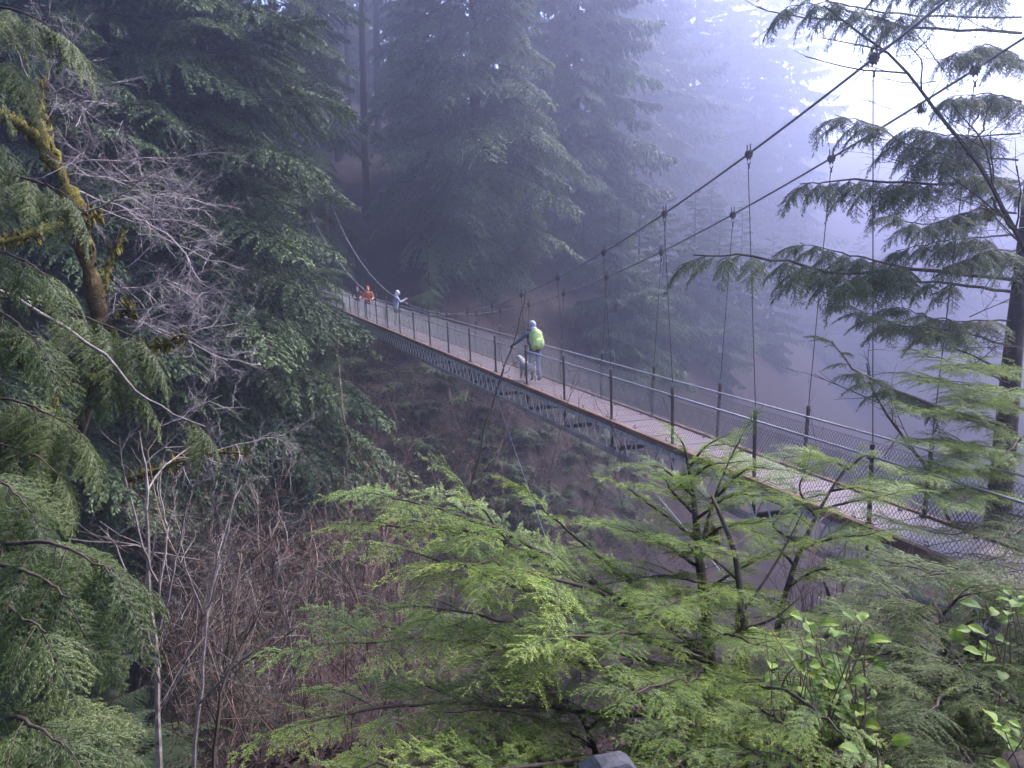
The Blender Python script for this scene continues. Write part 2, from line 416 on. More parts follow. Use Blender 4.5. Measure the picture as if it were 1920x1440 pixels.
# ------------------------------------------------------------------ forest conifers
def conifer(label, x, y_base, d, hgt, rmax, nb, kind='h', r0=0.4, seed=0, low=0.05, name='hemlock_tree', zmax=None, group='conifers on the far bank', lean=0.0, z0=None, tap=0.8):
    """tree standing where pixel column x meets distance d"""
    g = np.random.default_rng(seed)
    p = at(x, 466, d)
    gz = height(p[0], p[1]) if z0 is None else z0
    root = empty(name, (p[0], p[1], gz), label, 'tree', group)
    n = 12; q = np.linspace(0, 1, n)
    pts = np.stack([lean * q * hgt + 0.12 * np.sin(q * 5 + seed), 0.10 * np.cos(q * 4 + seed) - 0.1, q * hgt - 0.8 * (1 - q)], -1)
    mb = MB(); mb.tube(pts, r0 * (1 - q) ** 0.8 + 0.02, 9)
    link('trunk', mb.mesh('trunk', [M['bark']], True), root)
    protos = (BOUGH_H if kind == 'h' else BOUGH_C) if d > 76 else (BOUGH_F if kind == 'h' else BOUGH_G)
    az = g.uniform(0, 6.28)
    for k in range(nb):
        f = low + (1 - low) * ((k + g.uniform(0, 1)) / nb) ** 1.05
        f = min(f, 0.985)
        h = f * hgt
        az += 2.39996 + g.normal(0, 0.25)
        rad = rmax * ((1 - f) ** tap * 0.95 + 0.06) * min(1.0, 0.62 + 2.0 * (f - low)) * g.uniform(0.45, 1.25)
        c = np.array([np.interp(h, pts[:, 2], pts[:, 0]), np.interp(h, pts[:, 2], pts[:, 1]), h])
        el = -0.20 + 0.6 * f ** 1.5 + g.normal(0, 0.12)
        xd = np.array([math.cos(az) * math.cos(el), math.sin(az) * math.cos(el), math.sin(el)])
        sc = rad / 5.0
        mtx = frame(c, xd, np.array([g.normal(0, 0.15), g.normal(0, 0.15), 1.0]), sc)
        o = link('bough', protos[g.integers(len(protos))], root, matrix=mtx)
        if sc < 0.5:                      # small boughs keep a fuller width
            o.scale = (sc, sc * 1.15, sc * 1.1)
    return root

conifer('tall dark hemlock at the left, its pale trunk showing near the top edge', 235, 0, 34, 38, 8.2, 210, 'h', 0.42, 1, low=0.02, tap=0.6)
conifer('broad dark hemlock whose drooping boughs end beside the bridge landing', 408, 0, 36, 40, 8.4, 250, 'h', 0.45, 2, low=0.0, tap=0.6)
conifer('dark hemlock at the left edge behind the mossy maple', 30, 0, 29, 33, 7.0, 190, 'h', 0.38, 3, low=0.0, tap=0.6)
conifer('young cedar under the broad hemlock, foliage hanging over the dark bank', 490, 0, 37, 15, 4.6, 130, 'c', 0.22, 4, low=0.0, name='young_cedar')
conifer('hemlock behind the bridge landing with a bough over the far cables', 530, 0, 60, 44, 8.8, 200, 'h', 0.45, 5, low=0.08, tap=0.6)
conifer('big grey green hemlock in the mist left of the main cables', 890, 0, 70, 54, 11.0, 280, 'h', 0.6, 6, low=0.04, tap=0.62)
conifer('cedar with hanging foliage right of the big misty hemlock', 1075, 0, 92, 58, 11.5, 220, 'c', 0.55, 7, low=0.03, name='cedar_tree', tap=0.6)
conifer('low cedar with pale hanging sprays right behind the handrails', 1160, 0, 78, 17, 7.2, 140, 'c', 0.28, 8, low=0.0, name='cedar_tree')
conifer('pale cedar fading into fog beneath the first cable clamps', 1225, 0, 175, 78, 16.5, 190, 'c', 0.6, 9, low=0.03, name='cedar_tree', tap=0.6)
conifer('faint cedar almost lost in the fog at the top of the picture', 1345, 0, 240, 88, 18.0, 170, 'c', 0.6, 10, low=0.03, name='cedar_tree', tap=0.6)
conifer('faint low cedar in fog behind the middle hanger wires', 1330, 0, 140, 19, 8.5, 100, 'c', 0.3, 11, low=0.0, name='cedar_tree')
conifer('barely visible conifer in the fog below the cable clamps at right', 1462, 0, 250, 88, 19.0, 160, 'c', 0.7, 12, low=0.03, name='cedar_tree', tap=0.45)
conifer('ghostly cedar in the fog between the two faint ones', 1405, 0, 235, 86, 18.0, 160, 'c', 0.7, 22, low=0.03, name='cedar_tree', tap=0.45)
conifer('misty hemlock far behind the bare trunks', 610, 0, 118, 50, 9.0, 150, 'h', 0.45, 23, low=0.05, tap=0.5)
conifer('pale misty hemlock closing the gap between the bare trunks', 700, 0, 135, 52, 9.5, 150, 'h', 0.45, 24, low=0.05, tap=0.5)
conifer('hemlock filling the dark gap left of the misty trunks', 330, 0, 56, 42, 9.5, 200, 'h', 0.45, 13, low=0.03, tap=0.6)
conifer('dim hemlock trunk and boughs behind the left edge trees', 120, 0, 50, 40, 9.0, 180, 'h', 0.45, 14, low=0.03, tap=0.6)
conifer('slim misty hemlock between the bare trunks and the big hemlock', 775, 0, 100, 50, 7.0, 150, 'h', 0.4, 15, low=0.12)
conifer('misty hemlock behind the big one, showing over its right shoulder', 985, 0, 118, 60, 11.0, 170, 'h', 0.5, 16, low=0.08, tap=0.6)
conifer('small hemlock on the dark bank under the far half of the bridge', 800, 0, 57, 7.5, 2.6, 60, 'h', 0.09, 17, low=0.02, name='young_hemlock')
conifer('small hemlock beside the landing under the broad hemlock', 588, 0, 49, 15, 3.4, 100, 'h', 0.10, 18, low=0.02, name='young_hemlock')
conifer('dark hemlock beyond the landing between cables and big hemlock', 790, 0, 82, 30, 7.0, 150, 'h', 0.35, 19, low=0.02)
conifer('dark cedar below the left trees, behind the bare thicket', 330, 0, 30, 11, 4.2, 120, 'c', 0.2, 20, low=0.0, name='young_cedar')
conifer('dark cedar low at the left edge behind the mossy branches', 110, 0, 24, 10, 3.8, 110, 'c', 0.2, 21, low=0.0, name='young_cedar')
conifer('pale tall cedar in the fog between the hanging cedar and the faint ones', 1290, 0, 215, 86, 17.5, 180, 'c', 0.6, 25, low=0.03, name='cedar_tree', tap=0.5)
conifer('pale hemlock high in the fog over the middle of the cables', 1150, 0, 160, 72, 14.5, 180, 'h', 0.6, 26, low=0.05, tap=0.5)
# tall bare trunks in the mist
for k, (x, d, r, lb) in enumerate([(640, 88, 0.38, 'pale bare trunk in mist, leftmost of the tall trunks'),
                                   (664, 104, 0.34, 'thin pale trunk in mist beside the darkest trunk'),
                                   (692, 76, 0.36, 'darkest of the tall bare trunks above the landing'),
                                   (716, 96, 0.42, 'pale bare trunk in mist right of the darkest trunk'),
                                   (742, 112, 0.38, 'faint trunk in mist, rightmost of the tall trunks')]):
    conifer(lb, x, 0, d, 58, 5.0, 30, 'h', r, 40 + k, low=0.6, name='bare_trunk_tree', group='tall bare trunks in the mist')

# unseen hemlocks added behind and left of the viewpoint to shade the slope
for k, (x, y, hh, rr, lb) in enumerate([(-13.5, 6.0, 30, 6.0, 'unseen hemlock added for shade just outside the left edge'), (-8.5, -5.0, 32, 6.5, 'unseen hemlock added for shade behind the viewpoint on the left'), 
                                        (-21.0, 14.0, 32, 6.5, 'unseen hemlock added for shade farther out to the left'), (-16.0, -6.0, 34, 7.0, 'unseen hemlock added for shade farther back on the left'), (-26, 3, 34, 7.0, 'unseen hemlock added for shade well left of the viewpoint')]):
    o = conifer(lb, 960, 0, 50, hh, rr, 110, 'h', 0.4, 700 + k, low=0.12, group='unseen hemlocks added for shade', z0=0.0, tap=0.5)
    o.location = (x, y, float(height(np.array(x), np.array(y))))
# ------------------------------------------------------------------ suspension bridge
SP_ = 2.44; W = 1.0
B0 = np.array([4.90, 10.49, 0.0])
BC = B0 + PV * (W / 2)
bridge = empty('suspension_bridge', BC, 'long narrow suspension footbridge with wire mesh sides crossing the misty ravine', 'bridge', rz=math.pi / 2 + AZ)
XA, XB = -2.45 * SP_, 21.3 * SP_
g = np.random.default_rng(5)
def cab_h(x):
    i = np.asarray(x) / SP_
    return 1.05 + np.where(i < 10.9, 0.042, 0.053) * (i - 10.9) ** 2
def cab_y(x, sd):
    h = cab_h(x)
    k = 0.095 if sd > 0 else 0.035
    return sd * (W / 2 + 0.03 + k * np.maximum(h - 1.0, 0))
def bpart(name, mb, mats, parent=None, smooth=False):
    return link(name, mb.mesh(name, mats, smooth), parent or bridge)

# deck boards, each its own piece
bw = 0.285
bmesh_ = []
for k in range(4):
    mb = MB(); hl = W / 2 + 0.05
    mb.box((0, 0, -0.024), (bw / 2 - 0.006, hl, 0.02))
    bmesh_.append(mb.mesh('deck_board', [M['plank']]))
k = 0; x = XA
while x < XB:
    o = link('deck_board', bmesh_[k % 4], bridge, loc=(x + bw / 2, g.normal(0, 0.006), -0.006 + g.normal(0, 0.0025)), rot=(g.normal(0, 0.004), g.normal(0, 0.006), g.normal(0, 0.004)))
    x += bw; k += 1
# curbs, chords
LX = (XA + XB) / 2; HX = (XB - XA) / 2
seg = 4 * SP_
for sd in (1, -1):
    y = sd * (W / 2 + 0.075)
    x = XA
    while x < XB - 0.1:
        l = min(seg, XB - x)
        mb = MB(); mb.box((x + l / 2, y + g.normal(0, 0.004), -0.035 + g.normal(0, 0.004)), (l / 2 - 0.008, 0.055, 0.062)); bpart('curb_timber', mb, [M['curb']])
        mb = MB()
        mb.box((x + l / 2, y + sd * 0.022, -0.155), (l / 2 - 0.003, 0.012, 0.052)); mb.box((x + l / 2, y - sd * 0.02, -0.112), (l / 2 - 0.003, 0.03, 0.008))
        top = bpart('top_chord', mb, [M['chord']])
        mb = MB()
        for e in np.arange(x + 0.12, x + l, 0.23):
            mb.box((e, y + sd * 0.037, -0.14 + 0.03 * (int(e * 10) % 2)), (0.013, 0.006, 0.013))
        bpart('bolt_row', mb, [M['dark_steel']], top)['kind'] = 'stuff'
        mb = MB(); mb.box((x + l / 2, y + g.normal(0, 0.003), -0.665 + g.normal(0, 0.003)), (l / 2 - 0.006, 0.045, 0.056)); bpart('bottom_chord', mb, [M['low_chord']])
        x += l
    # lattice rods, V after V
    vp = 0.46
    def rod_mesh(dx):
        mb = MB(); mb.tube([(0, 0, -0.195), (dx, 0, -0.63)], 0.0155, 5); return mb.mesh('lattice_rod', [M['rod']])
    ra, rb = rod_mesh(vp / 2 - 0.01), rod_mesh(-vp / 2 + 0.01)
    if sd > 0:
        n = int((XB - XA) / vp)
        for e in range(n):
            xx = XA + (e + 0.5) * vp
            link('lattice_rod', ra, bridge, loc=(xx + 0.008, y, 0)); link('lattice_rod', rb, bridge, loc=(xx - 0.008, y, 0))
    else:
        mb = MB()
        for e in range(int((XB - XA) / vp)):
            xx = XA + (e + 0.5) * vp
            mb.tube([(xx, y, -0.195), (xx + vp / 2 - 0.01, y, -0.63)], 0.0125, 4); mb.tube([(xx, y, -0.195), (xx - vp / 2 + 0.01, y, -0.63)], 0.0125, 4)
        bpart('far_side_lattice', mb, [M['rod']])['kind'] = 'stuff'
# posts, hangers, cross beams
post_i = np.arange(-2, 22)
mbp = MB(); mbp.box((0, 0, 0.24), (0.021, 0.021, 0.86)); mbp.box((0, 0, 1.115), (0.012, 0.03, 0.03)); mbp.box((0, 0.03, 0.96), (0.04, 0.014, 0.02)); mbp.box((0, 0, 0.012), (0.05, 0.05, 0.014))
post_me = mbp.mesh('post', [M['dark_steel']])
mbx = MB(); mbx.box((0, 0, -0.655), (0.03, W / 2 + 0.12, 0.045)); mbx.box((0, 0, -0.22), (0.04, W / 2 + 0.02, 0.05)); xb_me = mbx.mesh('cross_beam', [M['dark_steel']])
# clamp: saddle, two prongs, shackle ring
mbc = MB()
for e in (-0.035, 0.035):
    mbc.tube([(e, 0, -0.09), (e * 1.15, 0, 0.14)], 0.0095, 6)
    mbc.box((e, 0, 0.035), (0.018, 0.018, 0.012))
mbc.box((0, 0, 0.0), (0.06, 0.03, 0.026)); mbc.box((0, 0, -0.045), (0.05, 0.026, 0.016))
th = np.linspace(0, 2 * np.pi, 13); mbc.tube(np.stack([0.034 * np.sin(th), 0 * th, -0.115 + 0.05 * np.cos(th)], -1), 0.009, 5, cap=False)
mbc.tube([(0, 0, -0.155), (0, 0, -0.23)], 0.014, 6)
clamp_me = mbc.mesh('clamp', [M['dark_steel']])
mbt = MB(); mbt.tube(np.stack([0.018 * np.sin(th), 0 * th, 0.035 + 0.03 * np.cos(th)], -1), 0.006, 4, cap=False); mbt.tube([(0, 0, 0.06), (0, 0, 0.13)], 0.011, 6)
turn_me = mbt.mesh('turnbuckle', [M['galv']])
for i in post_i:
    x = i * SP_
    link('cross_beam', xb_me, bridge, loc=(x, 0, 0))
    for sd in (1, -1):
        p = link('post', post_me, bridge, loc=(x, sd * (W / 2 + 0.012), 0.0), rot=(R(-2.4) * sd, 0, 0 if sd > 0 else math.pi))
        if sd < 0: p.rotation_euler = (R(1.0), 0, 0)
        top = np.array([x, sd * (W / 2 + 0.012) + (0.045 if sd > 0 else -0.02), 1.10])
        ct = np.array([x, float(cab_y(x, sd)), float(cab_h(x))])
        if ct[2] > 1.42:
            mb = MB(); mb.tube([top + [0, 0, 0.10], ct - [0, 0, 0.2]], 0.0078, 5)
            h = bpart('hanger_cable', mb, [M['dark_steel']])
            link('turnbuckle', turn_me, h, loc=top)
            link('clamp', clamp_me, h, loc=ct, rot=(0, -math.atan(float(cab_h(x + 0.1) - cab_h(x - 0.1)) / 0.2) * 0.25, 0))
        else:
            link('clamp', clamp_me, bridge, loc=ct)
# rails, mesh wire, cables
for sd in (1, -1):
    yr = sd * (W / 2 + 0.012) + (0.04 if sd > 0 else -0.015)
    x = XA
    while x < XB - 0.1:
        l = min(3 * SP_, XB - x)
        mb = MB(); mb.tube([(x, yr - sd * 0.035, 0.965), (x + l - 0.004, yr - sd * 0.035, 0.965)], 0.0175, 8)
        bpart('handrail', mb, [M['galv']], smooth=True); x += l
    mb = MB(); ym = sd * (W / 2 - 0.022); hm = 0.86; dx = 0.56; wr = 0.0036
    xs = np.arange(XA - dx, XB, 0.062)
    for fam in (1, -1):
        a = np.stack([xs, np.full_like(xs, ym), np.full_like(xs, 0.03)], -1)
        b = np.stack([xs + dx, np.full_like(xs, ym + 0.004 * fam), np.full_like(xs, hm)], -1)
        if fam < 0: a, b = np.stack([xs + dx, a[:, 1], a[:, 2]], -1), np.stack([xs, b[:, 1] + 0.004, b[:, 2]], -1)
        ok = (np.minimum(a[:, 0], b[:, 0]) > XA - 0.3)
        a, b = a[ok], b[ok]
        d = unit(b - a); n1 = np.array([0, 1.0, 0]); s1 = np.cross(d, n1)
        ring = []
        for q in range(3):
            an = 2 * math.pi * q / 3 + 0.5
            ring.append(math.cos(an) * s1 * wr + math.sin(an) * n1 * wr)
        for q in range(3):
            r1, r2 = ring[q], ring[(q + 1) % 3]
            mb.quads(np.stack([a + r1, a + r2, b + r2, b + r1], 1))
    for z in (0.03, 0.45, hm):
        mb.tube([(XA, ym, z), (XB, ym, z)], 0.0035, 4)
    bpart('chain_link_mesh', mb, [M['wire']])['kind'] = 'stuff'
    xs = np.linspace(-3.6 * SP_, 22.6 * SP_, 120)
    mb = MB(); mb.tube(np.stack([xs, cab_y(xs, sd), cab_h(xs)], -1), 0.0185, 8); bpart('main_cable', mb, [M['cable']], smooth=True)
# eye bolts along both deck edges
mbe = MB(); mbe.tube(np.stack([0.028 * np.sin(th), 0 * th, 0.034 + 0.03 * np.cos(th)], -1), 0.008, 5, cap=False); mbe.box((0, 0, 0.0), (0.03, 0.025, 0.008))
eye_me = mbe.mesh('eye_bolt', [M['dark_steel']])
for e in range(-3, 24):
    for sd in (1, -1):
        link('eye_bolt', eye_me, bridge, loc=(e * SP_ / 2 + 0.35, sd * (W / 2 - 0.06), 0.0), rot=(0, 0, g.uniform(-0.4, 0.4)))
# towers holding the cables at both banks
for xt in (-3.6 * SP_, 22.6 * SP_):
    for sd in (1, -1):
        yc = float(cab_y(np.array(xt), sd)); hh = float(cab_h(np.array(xt)))
        mb = MB(); mb.tube([(xt, yc, -3.0), (xt, yc, hh + 0.25)], [0.19, 0.15], 10); bpart('tower_post', mb, [M['curb']], smooth=True)
    mb = MB(); mb.box((xt, 0, float(cab_h(np.array(xt))) - 0.35), (0.08, 0.95, 0.11)); bpart('tower_beam', mb, [M['curb']])
# wind guys from the lower chord to the bank
def loc_of(p):
    q = np.asarray(p, float) - BC
    return np.array([q @ U, -(q @ PV), q[2]])
for xi, px in ((5.9, (1042, 1062, 17.0)), (2.6, (1300, 1010, 12.5)), (0.2, (1700, 1175, 10.0))):
    a = np.array([xi * SP_, W / 2 + 0.1, -0.7]); b = loc_of(at(*px)); b = b + (b - a) * 0.35
    mb = MB(); mb.tube([a, b], 0.0095, 5); bpart('guy_cable', mb, [M['cable']])
# ------------------------------------------------------------------ ground cover on the far bank
def hit(x, y, d0=6.0, d1=160.0):
    """where the line of sight through a pixel meets the ground"""
    ds = np.arange(d0, d1, 0.15)
    p1 = at(x, y, 1.0) - CAM
    P = CAM + ds[:, None] * p1
    under = np.nonzero(P[:, 2] < height(P[:, 0], P[:, 1]))[0]
    if len(under) == 0 or under[0] == 0: return None, None
    d = ds[under[0]]
    return at(x, y, d), d

def fern_mesh(name, seed):
    g = np.random.default_rng(seed); mb = MB()
    B = []; D = []; NN = []; LN = []; TT = []
    nf = 15
    for k in range(nf):
        a = k / nf * 6.283 + g.uniform(-0.25, 0.25); L = g.uniform(0.75, 1.15); up = g.uniform(0.55, 1.0)
        q = np.linspace(0, 1, 20)
        h = np.array([math.cos(a), math.sin(a), 0])
        pts = h * (q * L * 0.85)[:, None] + np.array([0, 0, 1.0]) * (up * L * (q * 0.9 - 0.95 * q ** 2.2))[:, None]
        mb.tube(pts[::5], 0.006, 3, 1, cap=False)
        dr = unit(np.gradient(pts, axis=0))
        for sd in (-1, 1):
            sx = unit(np.cross([0, 0, 1.0], dr)) * sd
            B.append(pts[2:]); D.append((sx + dr * 0.35 + [0, 0, -0.15])[2:] + g.normal(0, 0.06, (18, 3))); NN.append(np.array([0, 0, 1.0]) + g.normal(0, 0.15, (18, 3)))
            LN.append(L * (0.16 * np.sin(np.clip(q[2:] * 2.6 + 0.45, 0, 3.1)) + 0.015)); TT.append(np.clip(g.normal(0.5, 0.18) + 0.2 * q[2:], 0, 1))
    mb.quads(leafq(np.concatenate(B), np.concatenate(D), np.concatenate(NN), np.concatenate(LN), 0.045), 0, np.concatenate(TT))
    return mb.mesh(name, [M['fern'], M['twig']])
FERN = [fern_mesh('sword_fern', 80 + k) for k in range(3)]
g = np.random.default_rng(21)
fern_px = [(g.uniform(900, 1190), g.uniform(770, 1010)) for _ in range(110)] + [(g.uniform(660, 930), g.uniform(690, 960)) for _ in range(40)]
for k, (x, y) in enumerate(fern_px):
    p, d = hit(x, y)
    if p is None or d > 75: continue
    o = link('sword_fern', FERN[k % 3], loc=p + [0, 0, 0.05], rot=(g.normal(0, 0.2), g.normal(0, 0.2), g.uniform(0, 6.28)), scale=g.uniform(0.8, 1.5))
    zone = 'under the far half of the bridge' if x < 780 else 'left of the slanting guy cable' if x < 940 else 'low down right of the guy cable' if y > 880 else 'right of the guy cable, higher up'
    tag(o, 'dark sword fern on the far bank ' + zone, 'fern', 'sword ferns on the far bank, ' + zone)

def near_ferns():
    for k, (x, y, d, s) in enumerate([(150, 1290, 8.2, 1.0), (225, 1330, 7.6, 0.9), (110, 1350, 7.0, 0.9), (260, 1240, 9.0, 1.1), (60, 1270, 8.0, 1.0)]):
        p = at(x, y, d); p[2] = min(p[2], height(p[0], p[1]) + 0.25)
        o = link('sword_fern', FERN[k % 3], loc=p, rot=(0.2, 0, k * 1.3), scale=s)
        tag(o, 'dim sword fern in the dark beneath the lower left cedar boughs', 'fern', 'ferns under the lower left cedar')
near_ferns()

def cover():
    g = np.random.default_rng(31); mb = MB()
    n = 42000
    th = np.concatenate([g.uniform(R(-34), R(14), n)]); rr = g.uniform(24, 85, n)
    X = rr * np.sin(th); Y = rr * np.cos(th); Z = height(X, Y)
    base = np.stack([X, Y, Z + 0.02], -1)
    d = g.normal(0, 1, (n, 3)); d[:, 2] = np.abs(d[:, 2]) * 0.9
    cl = wob(X * 1.7 + 40, Y * 1.7) > 0.25
    mb.quads(leafq(base, d, g.normal(0, 1, (n, 3)), g.uniform(0.10, 0.30, n), g.uniform(0.03, 0.08, n)), 0, np.where(cl, 1.0, g.uniform(0, 0.8, n)))
    n = 14000
    th = g.uniform(R(-40), R(40), n); rr = g.uniform(1.5, 16, n)
    X = rr * np.sin(th); Y = rr * np.cos(th); Z = height(X, Y)
    d = g.normal(0, 1, (n, 3)); d[:, 2] = np.abs(d[:, 2]) * 0.5
    mb.quads(leafq(np.stack([X, Y, Z + 0.01], -1), d, g.normal(0, 1, (n, 3)), g.uniform(0.05, 0.16, n), g.uniform(0.02, 0.06, n)), 0, g.uniform(0, 0.95, n))
    o = link('leaf_litter', mb.mesh('leaf_litter', [M['litter']]))
    tag(o, 'brown fallen leaves and stalks scattered over the banks', 'leaf litter', kind='stuff')
cover()

def undergrowth():
    g = np.random.default_rng(41); mb = MB()
    for k in range(700):
        x = g.uniform(560, 1230); y = g.uniform(600, 1060)
        p, d = hit(x, y, 20, 110)
        if p is None: continue
        n = int(g.integers(40, 90)); r = g.uniform(0.25, 0.75)
        c = p + np.stack([g.normal(0, r, n), g.normal(0, r, n), np.abs(g.normal(0, r * 0.7, n))], -1)
        dr = g.normal(0, 1, (n, 3)) + [0, 0, -0.2]
        tint = g.uniform(0, 0.85, n) if g.random() < 0.55 else np.full(n, 1.0)
        mb.quads(leafq(c, dr, g.normal(0, 1, (n, 3)), g.uniform(0.10, 0.28, n), g.uniform(0.04, 0.10, n)), 0, tint)
    tag(link('undergrowth', mb.mesh('undergrowth', [M['litter']])), 'low tangled undergrowth covering the far bank below the bridge', 'undergrowth', kind='stuff')
undergrowth()
g = np.random.default_rng(77)
_fog = [(1245, 690, 'left of the pair of hanger wires'), (1300, 660, 'just right of the low cedar'), (1390, 640, 'between the second and third hanger wires'), (1450, 690, 'above the far handrail'), (1500, 620, 'below the reaching conifer branch'),
        (1560, 700, 'behind the dark bent stem'), (1610, 640, 'behind the mossy limb'), (1680, 600, 'behind the conifer limbs'), (1750, 640, 'near the dark trunk'), (1350, 720, 'touching the far handrail'), (1200, 740, 'low over the deck'), (1640, 760, 'deep in the valley'), (1820, 560, 'at the far right')]
for k, (x, y, w) in enumerate(_fog):
    p, d = hit(x, y, 20, 420)
    if p is None: continue
    conifer('dim fog bound cedar in the valley, ' + w, x, 0, d, 14 + 0.07 * d, 5.5 + 0.02 * d, 70, 'c', 0.3, 500 + k, low=0.0, name='cedar_tree', group='cedars deep in the fog', z0=float(p[2]))
# ------------------------------------------------------------------ bare twigs
def twig(mb, g, p, d, L, r, depth, m=0, wild=0.25, lift=0.0, kids=4, n=6):
    pts = [np.asarray(p, float)]; d = unit(d)
    for k in range(n - 1):
        d = unit(d + g.normal(0, wild, 3) * 0.6 + np.array([0, 0, lift]))
        pts.append(pts[-1] + d * L / (n - 1))
    pts = np.array(pts)
    mb.tube(pts, np.linspace(r, r * 0.45, n), 3 if r < 0.012 else 5, m, cap=False)
    if depth > 0:
        for k in range(kids):
            i = 1 + int((k + g.random()) / kids * (n - 2)); i = min(i, n - 1)
            dd = unit(unit(pts[i] - pts[i - 1]) + g.normal(0, 0.75, 3))
            twig(mb, g, pts[i], dd, L * g.uniform(0.35, 0.62), max(0.0013, r * 0.5), depth - 1, m, wild, lift, kids, max(4, n - 1))
    return pts
def stem(mb, pts, r, m=0, n=14, sides=6):
    p = spline(pts, n); mb.tube(p, np.linspace(r[0], r[1], n), sides, m); return p
def pix(*l):
    return [at(*q) for q in l]

# ------------------------------------------------------------------ near conifers built limb by limb
def limb_tree(name, label, trunk, r, limbs, protos, seed, bark='bark', size=(0.42, 0.75), step=0.11, group=None, cat='tree', foot=True, hang=0.0, moss=None, flat=0.16):
    g = np.random.default_rng(seed)
    tp = pix(*trunk)
    if foot:
        b = tp[0].copy(); b[2] = height(b[0], b[1]) - 0.1
        if b[2] < tp[0][2] - 0.2: tp = [b] + tp
    base = tp[0]
    root = empty(name, base, label, cat, group)
    mb = MB(); sp = spline(np.array(tp) - base, 26); mb.tube(sp, np.linspace(r[0], r[1], 26), 9)
    link('trunk', mb.mesh('trunk', [M[bark]], True), root)
    for li, lm in enumerate(limbs):
        opt = {}
        if isinstance(lm[-1], dict): opt = lm[-1]; lm = lm[:-1]
        pts = np.array(pix(*lm)) - base
        n = 18; p = spline(pts, n)
        if len(pts) > 2: p[1:-1] += g.normal(0, 0.0022 * min(3.0, np.linalg.norm(pts[-1] - pts[0])), (n - 2, 3)) * np.linspace(1, 2, n - 2)[:, None]
        tot = np.linalg.norm(np.diff(p, axis=0), axis=1).sum()
        lr = opt.get('r', 0.010 + 0.0035 * tot)
        mb = MB(); mb.tube(p, np.linspace(lr, lr * 0.25, n), 6)
        lo = link('limb', mb.mesh('limb', [M[opt.get('bark', 'twig')]], True), root)
        st = opt.get('start', 0.22); stp = opt.get('step', step if tot > 1.1 else step * 0.6); sz = opt.get('size', size); hg = opt.get('hang', hang)
        cum = np.concatenate([[0], np.cumsum(np.linalg.norm(np.diff(p, axis=0), axis=1))])
        s = st * tot; k = int(g.integers(2))
        pr = opt.get('protos', protos)
        while s < tot * 0.985:
            i = min(int(np.searchsorted(cum, s)), n - 1); dr = unit(p[i] - p[max(i - 1, 0)])
            c = np.array([np.interp(s, cum, p[:, a]) for a in range(3)])
            side = np.cross([0, 0, 1.0], dr); side = unit(side) * (1 if k % 2 else -1)
            f = s / tot
            xd = dr * g.uniform(0.45, 0.9) + side * g.uniform(0.55, 1.0) + np.array([0, 0, g.normal(0.04, 0.12) - hg])
            up = np.array([0, 0, 1.0]) + g.normal(0, flat, 3) + hg * 0.5 * dr
            sc = g.uniform(*sz) * (1.15 - 0.45 * f) / 0.6
            link('spray', pr[g.integers(len(pr))], lo, matrix=frame(c, xd, up, sc, mirror=False))
            s += stp * g.uniform(0.7, 1.35); k += 1
        dr = unit(p[-1] - p[-3])
        link('spray', pr[g.integers(len(pr))], lo, matrix=frame(p[-2], dr + [0, 0, -hg * 0.5], np.array([0, 0, 1.0]) + g.normal(0, 0.12, 3), sz[1] * 0.72 / 0.6))
    return root

